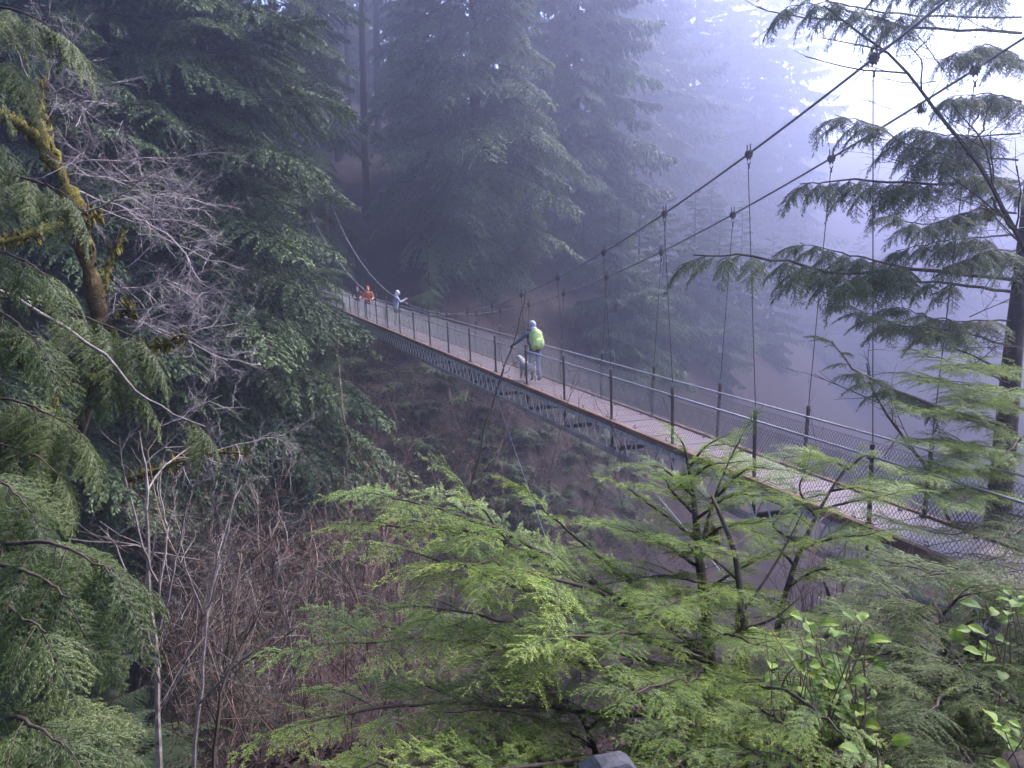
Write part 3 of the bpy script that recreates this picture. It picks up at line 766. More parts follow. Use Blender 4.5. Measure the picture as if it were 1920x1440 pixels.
H = SPRAY_H
limb_tree('hemlock_sapling', 'bright green hemlock sapling in the middle foreground with long leftward limbs',
    [(1342, 1600, 4.5), (1332, 1250, 4.7), (1312, 1050, 4.85), (1300, 930, 4.95), (1286, 845, 5.0)], (0.050, 0.005),
    [
     ((1322, 1215, 4.7), (1160, 1130, 4.45), (960, 1020, 4.3), (885, 925, 4.2), {'start': 0.42, 'size': (0.34, 0.6)}),
     ((1210, 1155, 4.55), (1010, 1030, 4.3), (860, 965, 4.1), (735, 935, 4.0), {'start': 0.35, 'size': (0.36, 0.62)}),
     ((1180, 1140, 4.5), (930, 1010, 4.2), (800, 990, 4.0), (690, 985, 3.9), {'start': 0.4, 'size': (0.3, 0.52)}),
     ((1310, 1180, 4.75), (1180, 1090, 4.6), (1060, 990, 4.5), (1005, 945, 4.4), {'start': 0.3, 'size': (0.3, 0.55)}),
     ((1325, 1240, 4.65), (1110, 1160, 4.35), (930, 1085, 4.15), (800, 1045, 4.05), {'start': 0.3}),
     ((1325, 1225, 4.65), (1150, 1120, 4.3), (1000, 1075, 4.0), (880, 1050, 3.8), {'start': 0.3}),
     ((1330, 1275, 4.6), (1130, 1215, 4.3), (950, 1165, 4.1), (820, 1145, 4.0), {'start': 0.3}),
     ((1330, 1300, 4.55), (1040, 1230, 4.2), (840, 1200, 3.95), (660, 1205, 3.75), {'start': 0.28}),
     ((1332, 1345, 4.5), (1050, 1330, 4.15), (840, 1315, 3.85), (620, 1345, 3.6), {'start': 0.32}),
     ((1335, 1400, 4.45), (1050, 1440, 3.9), (820, 1435, 3.5), (640, 1440, 3.3), {'start': 0.4, 'size': (0.34, 0.56)}),
     ((1330, 1330, 4.5), (1200, 1400, 4.0), (960, 1440, 3.4), (800, 1450, 3.1), {'start': 0.45, 'size': (0.3, 0.5)}),
     ((1290, 870, 5.0), (1282, 835, 4.98), (1270, 818, 4.95), {'size': (0.16, 0.28), 'start': 0.0}),
     ((1296, 900, 5.0), (1330, 872, 4.9), (1375, 868, 4.8), {'size': (0.2, 0.34), 'start': 0.1}),
     ((1305, 1030, 4.9), (1350, 990, 4.7), (1420, 980, 4.5), {'size': (0.26, 0.44), 'start': 0.15}),
     ((1298, 960, 4.95), (1260, 920, 4.7), (1250, 900, 4.5), {'size': (0.22, 0.4), 'start': 0.15}),
     ((1312, 1060, 4.85), (1300, 1030, 4.5), (1290, 1020, 4.2), {'size': (0.26, 0.44), 'start': 0.2}),
     ((1320, 1150, 4.75), (1330, 1120, 4.4), (1345, 1110, 4.1), {'size': (0.28, 0.46), 'start': 0.2}),
     ((1302, 1010, 4.9), (1225, 950, 4.8), (1175, 915, 4.7), {'size': (0.24, 0.42), 'start': 0.15}),
     ((1300, 930, 4.95), (1245, 880, 4.85), (1205, 872, 4.8), {'size': (0.2, 0.36), 'start': 0.15}),
     ((1305, 1060, 4.85), (1225, 1010, 4.7), (1140, 985, 4.55), {'size': (0.26, 0.46), 'start': 0.15}),
     ((1318, 1010, 4.85), (1352, 900, 4.9), (1388, 822, 4.9), {'size': (0.22, 0.40), 'start': 0.2}),
     ((1345, 930, 4.9), (1400, 880, 4.8), (1450, 880, 4.7), {'size': (0.22, 0.38), 'start': 0.15}),
     ((1310, 970, 4.9), (1370, 930, 4.75), (1440, 930, 4.6), {'size': (0.24, 0.42), 'start': 0.15}),
     ((1290, 880, 4.98), (1320, 840, 4.95), (1350, 822, 4.9), {'size': (0.18, 0.32), 'start': 0.1}),
     ((1312, 1090, 4.8), (1240, 1080, 4.6), (1160, 1090, 4.4), {'size': (0.3, 0.5), 'start': 0.15}),
     ((1318, 1110, 4.8), (1380, 1070, 4.7), (1440, 1040, 4.6), {'size': (0.26, 0.46), 'start': 0.15}),
     ((1325, 1180, 4.7), (1250, 1150, 4.4), (1180, 1170, 4.1), {'size': (0.3, 0.5), 'start': 0.15}),
     ((1330, 1230, 4.6), (1210, 1190, 3.95), (1030, 1200, 3.5), {'size': (0.32, 0.5), 'start': 0.3}),
     ((1330, 1290, 4.5), (1290, 1270, 3.9), (1190, 1300, 3.35), {'size': (0.3, 0.46), 'start': 0.35}),
     ((1335, 1300, 4.5), (1400, 1280, 3.8), (1500, 1310, 3.3), (1580, 1375, 3.1), {'size': (0.28, 0.46), 'start': 0.3}),
     ((1335, 1360, 4.4), (1420, 1330, 3.7), (1480, 1370, 3.2), {'size': (0.28, 0.44), 'start': 0.35}),
         ((1322, 1130, 4.75), (1290, 1120, 4.3), (1240, 1140, 3.9), {'size': (0.28, 0.46), 'start': 0.2}),
     ((1330, 1200, 4.7), (1370, 1190, 4.2), (1430, 1215, 3.8), {'size': (0.28, 0.46), 'start': 0.2}),
     ((1332, 1260, 4.6), (1320, 1250, 4.1), (1290, 1285, 3.7), {'size': (0.28, 0.46), 'start': 0.2}),
     ((1335, 1300, 4.55), (1360, 1300, 4.0), (1400, 1350, 3.5), {'size': (0.28, 0.46), 'start': 0.2}),
     ((1335, 1330, 4.5), (1310, 1340, 3.9), (1260, 1390, 3.4), {'size': (0.28, 0.46), 'start': 0.2}),
     ((1340, 1380, 4.45), (1370, 1380, 3.8), (1420, 1420, 3.3), {'size': (0.28, 0.44), 'start': 0.2}),
     ((1340, 1420, 4.4), (1300, 1420, 3.7), (1240, 1450, 3.2), {'size': (0.28, 0.44), 'start': 0.2}),
    ], H, 101, cat='sapling', step=0.1)

limb_tree('hemlock_sapling', 'slender hemlock sapling in front of the deck, its tip below the handrail',
    [(1440, 1420, 5.2), (1455, 1200, 5.4), (1490, 1060, 5.6), (1540, 950, 5.75), (1592, 868, 5.9)], (0.035, 0.006),
    [
     ((1592, 880, 5.9), (1540, 855, 5.8), (1470, 858, 5.7), {'size': (0.22, 0.38), 'start': 0.1}),
     ((1590, 880, 5.9), (1620, 855, 5.85), (1645, 862, 5.8), {'size': (0.18, 0.3), 'start': 0.1}),
     ((1560, 920, 5.8), (1600, 915, 5.7), (1660, 925, 5.6), {'size': (0.24, 0.4), 'start': 0.1}),
     ((1540, 955, 5.75), (1600, 940, 5.6), (1680, 925, 5.5), {'size': (0.24, 0.42), 'start': 0.15}),
     ((1520, 985, 5.7), (1470, 950, 5.6), (1430, 935, 5.5), {'size': (0.22, 0.38), 'start': 0.15}),
     ((1500, 1030, 5.6), (1560, 1010, 5.4), (1640, 1000, 5.2), {'size': (0.28, 0.46), 'start': 0.15}),
     ((1490, 1060, 5.6), (1440, 1010, 5.4), (1400, 990, 5.3), {'size': (0.26, 0.44), 'start': 0.15}),
     ((1478, 1100, 5.5), (1530, 1070, 5.3), (1590, 1065, 5.1), {'size': (0.26, 0.42), 'start': 0.15}),
     ((1465, 1150, 5.45), (1420, 1110, 5.2), (1380, 1100, 5.0), {'size': (0.24, 0.4), 'start': 0.15}),
     ((1500, 1020, 5.6), (1450, 985, 5.3), (1480, 960, 5.2), {'size': (0.24, 0.4), 'start': 0.15}),
     ((1462, 1170, 5.45), (1500, 1150, 5.1), (1560, 1150, 4.9), {'size': (0.28, 0.46), 'start': 0.15}),
     ((1455, 1210, 5.4), (1420, 1190, 5.0), (1370, 1190, 4.7), {'size': (0.28, 0.46), 'start': 0.15}),
     ((1530, 970, 5.75), (1500, 920, 5.6), (1510, 880, 5.5), {'size': (0.22, 0.38), 'start': 0.15}),
    ], H, 102, cat='sapling', step=0.09)

limb_tree('hemlock_sapling', 'dense dull green hemlock filling the lower right corner',
    [(1800, 1620, 3.9), (1790, 1350, 4.2), (1770, 1180, 4.4), (1750, 1130, 4.5)], (0.045, 0.008),
    [
     ((1775, 1200, 4.4), (1720, 1150, 4.3), (1640, 1170, 4.1)), ((1772, 1190, 4.4), (1840, 1160, 4.3), (1930, 1170, 4.1)),
     ((1780, 1240, 4.3), (1700, 1220, 4.1), (1600, 1240, 3.9)), ((1780, 1240, 4.3), (1850, 1210, 4.1), (1940, 1210, 3.9)),
     ((1785, 1290, 4.2), (1700, 1280, 3.9), (1600, 1320, 3.6)), ((1785, 1290, 4.2), (1860, 1260, 3.9), (1950, 1270, 3.7)),
     ((1790, 1350, 4.1), (1720, 1350, 3.7), (1640, 1400, 3.4)), ((1790, 1350, 4.1), (1860, 1330, 3.7), (1950, 1340, 3.4)),
     ((1760, 1160, 4.45), (1800, 1120, 4.4), (1850, 1110, 4.3)), ((1755, 1150, 4.45), (1700, 1125, 4.4), (1650, 1135, 4.3)),
     ((1785, 1300, 4.2), (1770, 1300, 3.7), (1750, 1330, 3.3)), ((1790, 1400, 4.0), (1800, 1400, 3.5), (1830, 1440, 3.1)),
     ((1780, 1260, 4.25), (1790, 1240, 3.9), (1810, 1260, 3.6)),
    ], SPRAY_D, 103, cat='sapling', size=(0.36, 0.6), step=0.085)

limb_tree('hemlock_sapling', 'short hemlock low in the foreground left of the mossy stem',
    [(1120, 1650, 3.9), (1130, 1480, 4.1), (1110, 1390, 4.2), (1085, 1340, 4.3)], (0.03, 0.006),
    [
     ((1110, 1400, 4.2), (1020, 1350, 4.0), (920, 1330, 3.8), (830, 1335, 3.6)), ((1115, 1420, 4.15), (1000, 1410, 3.9), (860, 1400, 3.6)),
     ((1100, 1370, 4.25), (1150, 1330, 4.1), (1220, 1310, 4.0)), ((1115, 1430, 4.1), (1190, 1400, 3.9), (1260, 1400, 3.7)),
     ((1095, 1350, 4.3), (1050, 1310, 4.2), (990, 1290, 4.1)),
    ], SPRAY_D, 104, cat='sapling', size=(0.34, 0.56), step=0.12)

limb_tree('hemlock_sapling', 'hemlock behind the mossy stem, boughs across the foot of the truss',
    [(1560, 1500, 6.0), (1550, 1250, 6.1), (1555, 1130, 6.2), (1545, 1090, 6.2)], (0.035, 0.008),
    [
     ((1790, 1100, 5.5), (1720, 1065, 5.5), (1650, 1060, 5.4), {'start': 0.0}),
     ((1840, 1075, 5.6), (1770, 1075, 5.5), (1690, 1085, 5.4), {'start': 0.0}),
     ((1552, 1180, 6.1), (1500, 1200, 5.8), (1440, 1230, 5.5)), ((1552, 1220, 6.0), (1620, 1215, 5.7), (1690, 1180, 5.5)),
     ((1552, 1260, 6.0), (1480, 1280, 5.5), (1420, 1310, 5.2)),
    ], SPRAY_D, 105, cat='sapling', size=(0.34, 0.56), step=0.10)

C_ = SPRAY_C
# big conifer beyond the bridge's near end
fir = limb_tree('fir_tree', 'dark trunked conifer at the right edge, branches reaching over the bridge',
    [(1866, 1010, 12.0), (1882, 850, 12.0), (1900, 650, 12.0), (1928, 400, 12.0), (1955, 100, 12.0), (1985, -300, 12.0)], (0.22, 0.05),
    [
     ((1905, 525, 12), (1720, 505, 11), (1570, 512, 10), (1420, 480, 9.3), (1300, 478, 9), {'r': 0.034, 'start': 0.42, 'protos': C_, 'hang': 0.55, 'size': (0.42, 0.75), 'step': 0.17}),
     ((1905, 548, 12), (1720, 528, 11), (1580, 533, 10.2), {'r': 0.028, 'start': 0.35, 'protos': C_, 'hang': 0.5, 'size': (0.35, 0.6), 'step': 0.24}),
     ((1720, 505, 11), (1600, 480, 10.2), (1500, 455, 9.8), {'r': 0.016, 'start': 0.2, 'protos': C_, 'hang': 0.5, 'size': (0.4, 0.65), 'step': 0.13}),
     ((1908, 340, 12), (1760, 345, 11), (1600, 338, 10), (1500, 345, 9.5), {'r': 0.028, 'start': 0.4, 'protos': C_, 'hang': 0.55, 'size': (0.42, 0.7), 'step': 0.13}),
     ((1908, 300, 12), (1740, 285, 10.5), (1640, 235, 10), (1565, 215, 9.6), {'r': 0.017, 'start': 0.3, 'protos': C_, 'hang': 0.6, 'size': (0.4, 0.7), 'step': 0.13}),
     ((1912, 250, 12), (1800, 255, 11), (1700, 240, 10), {'r': 0.018, 'start': 0.25, 'protos': C_, 'hang': 0.55, 'size': (0.4, 0.65), 'step': 0.13}),
     ((1915, 62, 12), (1700, 48, 11), (1560, 5, 10), (1480, -40, 9.6), {'r': 0.024, 'start': 0.5, 'protos': C_, 'hang': 0.6, 'size': (0.4, 0.66), 'step': 0.22}),
     ((1915, 32, 12), (1700, 28, 10.5), (1560, 5, 9.6), (1470, 15, 9.2), {'r': 0.017, 'start': 0.5, 'protos': C_, 'hang': 0.6, 'size': (0.4, 0.66), 'step': 0.2}),
     ((1915, 130, 12), (1860, 85, 11), (1790, 100, 10), {'r': 0.017, 'start': 0.15, 'protos': C_, 'hang': 0.55, 'size': (0.35, 0.6), 'step': 0.13}),
     ((1915, 190, 12), (1850, 175, 11), (1770, 185, 10), {'r': 0.017, 'start': 0.15, 'protos': C_, 'hang': 0.55, 'size': (0.35, 0.6), 'step': 0.13}),
     ((1915, -20, 12), (1800, -25, 11), (1660, -30, 10), {'r': 0.017, 'start': 0.2, 'protos': C_, 'hang': 0.6, 'size': (0.4, 0.7), 'step': 0.2}),
     ((1905, 400, 12), (1840, 390, 11), (1740, 420, 10), (1660, 400, 9.5), {'r': 0.018, 'start': 0.3, 'protos': C_, 'hang': 0.5, 'size': (0.35, 0.6), 'step': 0.2}),
     ((1900, 440, 12), (1780, 450, 11), (1680, 470, 10.5), {'r': 0.018, 'start': 0.3, 'protos': C_, 'hang': 0.5, 'size': (0.35, 0.6), 'step': 0.15}),
     ((1900, 650, 12), (1790, 620, 11), (1680, 610, 10.2), (1590, 570, 9.8), {'r': 0.017, 'start': 0.35, 'size': (0.35, 0.6), 'step': 0.15, 'protos': C_, 'hang': 0.3}),
     ((1900, 600, 12), (1780, 600, 11), (1680, 575, 10.4), {'r': 0.017, 'start': 0.25, 'size': (0.35, 0.6), 'step': 0.15, 'protos': C_, 'hang': 0.35}),
     ((1890, 800, 12), (1770, 765, 10.5), (1660, 725, 9.8), (1600, 690, 9.4), (1560, 640, 9.2), {'r': 0.032, 'start': 0.55, 'bark': 'pale_twig', 'protos': C_, 'hang': 0.3, 'size': (0.3, 0.5), 'step': 0.15}),
     ((1890, 700, 12), (1790, 650, 11), (1690, 605, 10), {'r': 0.02, 'start': 0.3, 'size': (0.35, 0.6), 'step': 0.2}),
     ((1895, 720, 12), (1820, 690, 10.8), (1720, 660, 9.8), {'r': 0.02, 'start': 0.3, 'size': (0.45, 0.75), 'step': 0.15}),
     ((1890, 770, 12), (1820, 730, 10.6), (1720, 705, 9.5), {'r': 0.02, 'start': 0.25, 'size': (0.45, 0.75), 'step': 0.09}),
     ((1890, 820, 12), (1800, 780, 10.2), (1710, 770, 9.0), {'r': 0.02, 'start': 0.25, 'size': (0.45, 0.75), 'step': 0.09}),
     ((1890, 860, 12), (1800, 830, 10.0), (1720, 830, 8.8), {'r': 0.02, 'start': 0.28, 'size': (0.45, 0.75), 'step': 0.09}),
     ((1888, 900, 12), (1800, 880, 9.8), (1700, 890, 8.4), {'r': 0.02, 'start': 0.28, 'size': (0.45, 0.75), 'step': 0.09}),
     ((1885, 930, 12), (1780, 925, 9.5), (1650, 900, 8.0), {'r': 0.02, 'start': 0.45, 'size': (0.45, 0.7), 'step': 0.14}),
     ((1895, 780, 12), (1850, 755, 10.4), (1800, 760, 9.2), {'r': 0.017, 'start': 0.25, 'size': (0.45, 0.7), 'step': 0.09}),
     ((1895, 700, 12), (1850, 690, 10.6), (1790, 690, 9.6), {'r': 0.017, 'start': 0.25, 'size': (0.45, 0.7), 'step': 0.09}),
     ((1892, 870, 12), (1850, 850, 10.2), (1790, 870, 8.9), {'r': 0.017, 'start': 0.25, 'size': (0.45, 0.7), 'step': 0.09}),
     ((1890, 930, 12), (1850, 920, 9.8), (1780, 950, 8.3), {'r': 0.017, 'start': 0.3, 'size': (0.4, 0.65), 'step': 0.1}),
     ((1905, 470, 12), (1850, 470, 11), (1780, 500, 10.2), {'r': 0.015, 'start': 0.2, 'protos': C_, 'hang': 0.5, 'size': (0.35, 0.6), 'step': 0.13}),
     ((1910, 380, 12), (1860, 330, 11), (1810, 330, 10.4), {'r': 0.015, 'start': 0.2, 'protos': C_, 'hang': 0.5, 'size': (0.35, 0.6), 'step': 0.13}),
     ((1890, 750, 12), (1900, 730, 10.2), (1880, 740, 9.0), {'r': 0.02, 'start': 0.3, 'size': (0.5, 0.8), 'step': 0.14}),
     ((1890, 850, 12), (1915, 820, 10.0), (1890, 850, 8.6), {'r': 0.02, 'start': 0.3, 'size': (0.4, 0.6), 'step': 0.2}),
     ((1885, 990, 12), (1850, 985, 10), (1760, 1000, 8.4), (1640, 965, 7.6), {'r': 0.017, 'start': 0.4, 'size': (0.35, 0.55), 'step': 0.16, 'protos': SPRAY_D}),
     ((1885, 1010, 12), (1880, 1040, 9.5), (1760, 1062, 7.8), (1610, 1012, 7.0), {'r': 0.017, 'start': 0.5, 'size': (0.35, 0.55), 'step': 0.18, 'protos': SPRAY_D}),
     ((1890, 960, 12), (1930, 980, 9.5), (1870, 1010, 7.6), {'r': 0.02, 'start': 0.4, 'size': (0.45, 0.7), 'step': 0.14, 'protos': SPRAY_D}),
     ((1890, 980, 12), (1950, 1040, 9.0), (1850, 1090, 7.0), {'r': 0.02, 'start': 0.4, 'size': (0.45, 0.7), 'step': 0.14, 'protos': SPRAY_D}),
    ], SPRAY_H[:4], 106, size=(0.4, 0.7))

# cedar whose trunk stands outside the left edge
limb_tree('cedar_tree', 'near cedar at the left edge with drooping boughs in the lower left corner',
    [(-190, 1500, 4.6), (-180, 1100, 4.9), (-170, 700, 5.3), (-160, 300, 5.7), (-150, -100, 6.0)], (0.22, 0.12),
    [
     ((-150, 1030, 4.7), (40, 1015, 4.3), (120, 1025, 4.1), (205, 1075, 3.9), {'hang': 0.75, 'start': 0.3, 'size': (0.36, 0.62), 'step': 0.075}),
     ((-150, 1060, 4.7), (0, 1060, 4.2), (70, 1080, 3.95), (130, 1120, 3.8), {'hang': 0.75, 'start': 0.3, 'size': (0.34, 0.56), 'step': 0.08}),
     ((-150, 1130, 4.5), (-20, 1120, 4.0), (30, 1150, 3.8), (85, 1185, 3.6), {'hang': 0.6, 'start': 0.3, 'size': (0.36, 0.6), 'step': 0.09}),
     ((-150, 1330, 4.2), (-20, 1330, 3.6), (60, 1360, 3.3), (120, 1400, 3.1), {'hang': 0.35, 'start': 0.3, 'size': (0.34, 0.55), 'step': 0.09}),
     ((-150, 1350, 4.2), (60, 1345, 3.7), (120, 1350, 3.5), (195, 1385, 3.3), {'hang': 0.45, 'start': 0.35, 'size': (0.34, 0.5), 'step': 0.09}),
     ((-150, 1400, 4.1), (0, 1420, 3.3), (110, 1450, 3.0), {'hang': 0.35, 'start': 0.3, 'size': (0.3, 0.5), 'step': 0.1}),
     ((-170, 760, 6.2), (-20, 745, 6.1), (70, 765, 6.0), (150, 810, 6.0), {'hang': 0.9, 'start': 0.3, 'size': (0.42, 0.7), 'step': 0.085}),
     ((-170, 820, 6.0), (-20, 830, 5.9), (60, 850, 5.8), (110, 890, 5.8), {'hang': 0.9, 'start': 0.3, 'size': (0.38, 0.6), 'step': 0.1}),
     ((-170, 880, 5.0), (-60, 880, 4.7), (10, 910, 4.5), (60, 960, 4.4), {'hang': 0.7, 'start': 0.3, 'size': (0.34, 0.55), 'step': 0.1}),
     ((-170, 580, 5.5), (-60, 575, 5.2), (10, 590, 5.1), (60, 630, 5.0), {'hang': 0.85, 'start': 0.3, 'size': (0.4, 0.66), 'step': 0.1}),
     ((-170, 490, 5.6), (-40, 470, 5.4), (40, 485, 5.3), (90, 520, 5.2), {'hang': 0.6, 'start': 0.3, 'size': (0.3, 0.5), 'step': 0.1}),
     ((-160, 340, 5.8), (-20, 325, 5.6), (70, 340, 5.5), (130, 370, 5.5), {'hang': 0.7, 'start': 0.3, 'size': (0.34, 0.55), 'step': 0.1}),
     ((-160, 240, 5.8), (-70, 235, 5.6), (0, 270, 5.5), {'hang': 0.8, 'start': 0.3, 'size': (0.34, 0.5), 'step': 0.12}),
     ((-155, 20, 6.0), (-20, 10, 5.8), (60, 30, 5.7), (105, 55, 5.7), {'hang': 0.6, 'start': 0.3, 'size': (0.36, 0.6), 'step': 0.1}),
     ((-155, 90, 6.0), (-40, 100, 5.8), (10, 110, 5.7), {'hang': 0.6, 'start': 0.3, 'size': (0.36, 0.6), 'step': 0.12}),
     ((-170, 560, 6.4), (40, 560, 6.6), (170, 600, 6.7), (270, 640, 6.8), {'hang': 0.9, 'start': 0.62, 'size': (0.44, 0.72), 'step': 0.085}),
     ((-170, 640, 6.4), (60, 640, 6.6), (170, 690, 6.7), (260, 730, 6.8), {'hang': 0.9, 'start': 0.66, 'size': (0.36, 0.6), 'step': 0.10}),
     ((-170, 500, 5.9), (0, 545, 6.0), (180, 655, 6.1), (270, 745, 6.2), (385, 800, 6.3), {'bark': 'pale_twig', 'r': 0.02, 'hang': 0.8, 'start': 0.93, 'size': (0.34, 0.5), 'step': 0.06}),
    ], C_, 107, size=(0.4, 0.7))

def fir_twigs():
    g = np.random.default_rng(120); b = np.array(fir.location)
    for k in range(46):
        x = g.uniform(1640, 1915); y = g.uniform(20, 700); d = g.uniform(9.6, 11.8)
        mb = MB(); a = R(g.choice([g.uniform(140, 200), g.uniform(20, 70)]))
        twig(mb, g, (0, 0, 0), (math.cos(a), g.normal(0, 0.4), math.sin(a) * 0.6), g.uniform(0.6, 1.5), g.uniform(0.005, 0.010), 2, kids=4, wild=0.2)
        link('dead_twig', mb.mesh('dead_twig', [M['twig'] if k % 3 else M['pale_twig']]), fir, loc=at(x, y, d) - b)
fir_twigs()
# ------------------------------------------------------------------ mossy maple at the left
def moss_tube(mb, g, pts, r, m=0, n=22, lump=0.35):
    p = spline(pts, n)
    rr = np.linspace(r[0], r[1], n) * (1 + lump * g.uniform(-0.6, 1.0, n))
    mb.tube(p, rr, 9, m)
    # hanging moss strands
    for k in range(n * 16):
        i = g.integers(n); c = p[i] + unit(g.normal(0, 1, 3)) * rr[i] * 0.85
        l = g.uniform(0.03, 0.13)
        d = np.array([g.normal(0, 0.35), g.normal(0, 0.35), -1.0 if g.random() < 0.65 else 0.6])
        mb.quads(leafq(c[None], d[None], g.normal(0, 1, (1, 3)), l, l * 0.35), m)
    return p
M['mossy_bark'] = mat('mossy_brown_bark', [(0.35, (0.05, 0.033, 0.018)), (0.55, (0.10, 0.07, 0.032)), (0.72, (0.22, 0.185, 0.045))], scale=7, rough=0.95, spec=0.1, bump=1.0, bscale=50)
def maple():
    g = np.random.default_rng(201)
    pts = pix((70, 1050, 9.8), (150, 800, 9.5), (194, 620, 9.2), (163, 480, 9.1), (146, 405, 9.0), (118, 335, 9.0), (86, 275, 9.0), (66, 215, 8.95), (48, 165, 8.9))
    b = pts[0].copy(); b[2] = height(b[0], b[1]) - 0.2
    root = empty('mossy_maple', b, 'bare maple with crooked trunk wrapped in yellow green moss at the left', 'tree')
    pts = [b] + pts
    mb = MB(); mb.tube(spline(np.array(pts[:4]) - b, 24), np.linspace(0.075, 0.085, 24), 9); link('trunk', mb.mesh('trunk', [M['bark']], True), root)
    mb = MB(); moss_tube(mb, g, np.array(pts[3:6]) - b, (0.09, 0.08), n=16); link('trunk', mb.mesh('trunk', [M['mossy_bark']], True), root)
    mb = MB(); moss_tube(mb, g, np.array(pts[5:]) - b, (0.085, 0.04), n=20, lump=0.9); link('mossy_top', mb.mesh('mossy_top', [M['moss']], True), root)
    for l, r in [((( 80, 265, 9), (40, 235, 8.8), (0, 212, 8.6), (-60, 190, 8.4)), (0.06, 0.04)),
                 (((150, 420, 9), (100, 425, 8.7), (40, 445, 8.5), (-40, 460, 8.3)), (0.055, 0.035)),
                 (((90, 280, 9), (92, 235, 9.1), (78, 195, 9.2), (85, 150, 9.3)), (0.04, 0.012)),
                 (((160, 420, 9.05), (172, 400, 9.1), (188, 405, 9.2)), (0.04, 0.012)),
                 (((200, 700, 9.2), (140, 712, 8.8), (115, 715, 8.6), (98, 770, 8.5), (70, 820, 8.4), (0, 885, 8.3)), (0.036, 0.014)),
                 (((235, 655, 9.3), (290, 650, 9.0), (335, 640, 8.9), (345, 628, 8.9)), (0.034, 0.012)),
                 (((215, 585, 9.2), (240, 575, 9.1), (250, 590, 9.0)), (0.045, 0.02)),
                 (((240, 900, 9.3), (300, 880, 9.1), (380, 850, 9.0), (460, 850, 9.0)), (0.03, 0.012)),
                 (((190, 560, 9.2), (205, 500, 9.3), (230, 440, 9.4)), (0.035, 0.02))]:
        mb = MB(); moss_tube(mb, g, np.array(pix(*l)) - b, r, n=16, lump=0.5); link('mossy_branch', mb.mesh('mossy_branch', [M['moss']], True), root)
    # sprays of fine grey mauve twigs
    protos = []
    for k in range(5):
        gg = np.random.default_rng(210 + k); mb = MB()
        twig(mb, gg, (0, 0, 0), (1, 0, 0.1), 1.1, 0.0095, 3, kids=5, wild=0.30, n=7)
        protos.append(mb.mesh('twig_spray', [M['mauve_twig']]))
    fans = [(75, 230, 1, 40, 1.0), (95, 300, 1, 48, 1.1), (170, 300, 1, 10, 1.3), (230, 350, 1, 20, 1.2), (250, 410, 1, -12, 1.2), (230, 540, 1, -5, 1.3), (300, 560, 1, 12, 1.0), (300, 600, 1, -15, 1.1), (40, 120, 1, 60, 0.9), (60, 200, 0.7, 60, 1.0), (70, 190, 0.9, 25, 1.1), (90, 150, 1.0, 80, 0.8), (100, 200, 0.8, 10, 1.0), (60, 160, 1.0, 110, 0.8),
            (110, 320, 1.2, 20, 1.2), (120, 330, 1.4, 5, 1.4), (130, 350, 1.3, -8, 1.4), (150, 330, 1.1, 30, 1.1), (150, 400, 1.4, 12, 1.5), (160, 410, 1.4, -5, 1.5), (200, 380, 1.2, 15, 1.0), (190, 330, 1.2, 0, 1.1),
            (190, 560, 1.3, 30, 1.3), (200, 580, 1.4, 10, 1.4), (215, 590, 1.4, -8, 1.5), (230, 600, 1.3, -20, 1.3), (250, 590, 1.2, 5, 1.2), (260, 540, 1.2, 20, 1.0), (280, 620, 1.2, -5, 1.1), (240, 500, 1.2, 35, 0.9),
            (100, 715, 1.0, 100, 0.7), (90, 720, 1.0, 70, 0.7), (345, 640, 1.0, -25, 0.8), (330, 640, 1.0, 30, 0.7), (300, 870, 1.2, 15, 1.0), (350, 860, 1.3, -10, 1.1), (390, 850, 1.3, 20, 1.0), (430, 850, 1.2, -12, 0.9), (300, 800, 1.0, 10, 0.9), (260, 440, 1.1, 8, 1.1)]
    for x, y, sc, an, ln in fans:
        c = at(x, y, 9.1 + g.uniform(-0.3, 0.5)) - b
        a = R(an)
        link('twig_spray', protos[g.integers(5)], root, matrix=frame(c, np.array([math.cos(a), g.uniform(-0.5, 0.3), math.sin(a)]), g.normal(0, 1, 3), ln * 0.85))
maple()

# ------------------------------------------------------------------ bare saplings, thicket
def sapling(label, stems, m, seed, kids=5, depth=2, name='bare_sapling', group='bare saplings on the near bank', wild=0.18, klen=0.35, cat='shrub'):
    g = np.random.default_rng(seed)
    f = pix(stems[0][0][0])[0]
    b = f.copy(); b[2] = min(b[2], height(b[0], b[1]))
    root = empty(name, b, label, cat, group)
    for pts, r in stems:
        P = np.array(pix(*pts)) - b
        mb = MB(); p = spline(P, 16); p[1:] += np.cumsum(g.normal(0, 0.012, (15, 3)), 0)
        if np.allclose(P[0], f - b) and f[2] > b[2] + 0.1: p = np.vstack([[0, 0, -0.1], p])
        n = len(p); mb.tube(p, np.linspace(r, r * 0.28, n), 5)
        tot = np.linalg.norm(p[-1] - p[0])
        for k in range(kids):
            i = int(g.uniform(0.25, 0.98) * (n - 1)); i = max(1, i)
            d = unit(p[i] - p[i - 1]) * 0.9 + g.normal(0, 0.55, 3) + np.array([0, 0, 0.25])
            twig(mb, g, p[i], d, tot * klen * g.uniform(0.4, 1.0), max(0.0018, r * 0.32), depth - 1, kids=3, wild=wild)
        link('stem', mb.mesh('stem', [M[m]]), root)
    return root
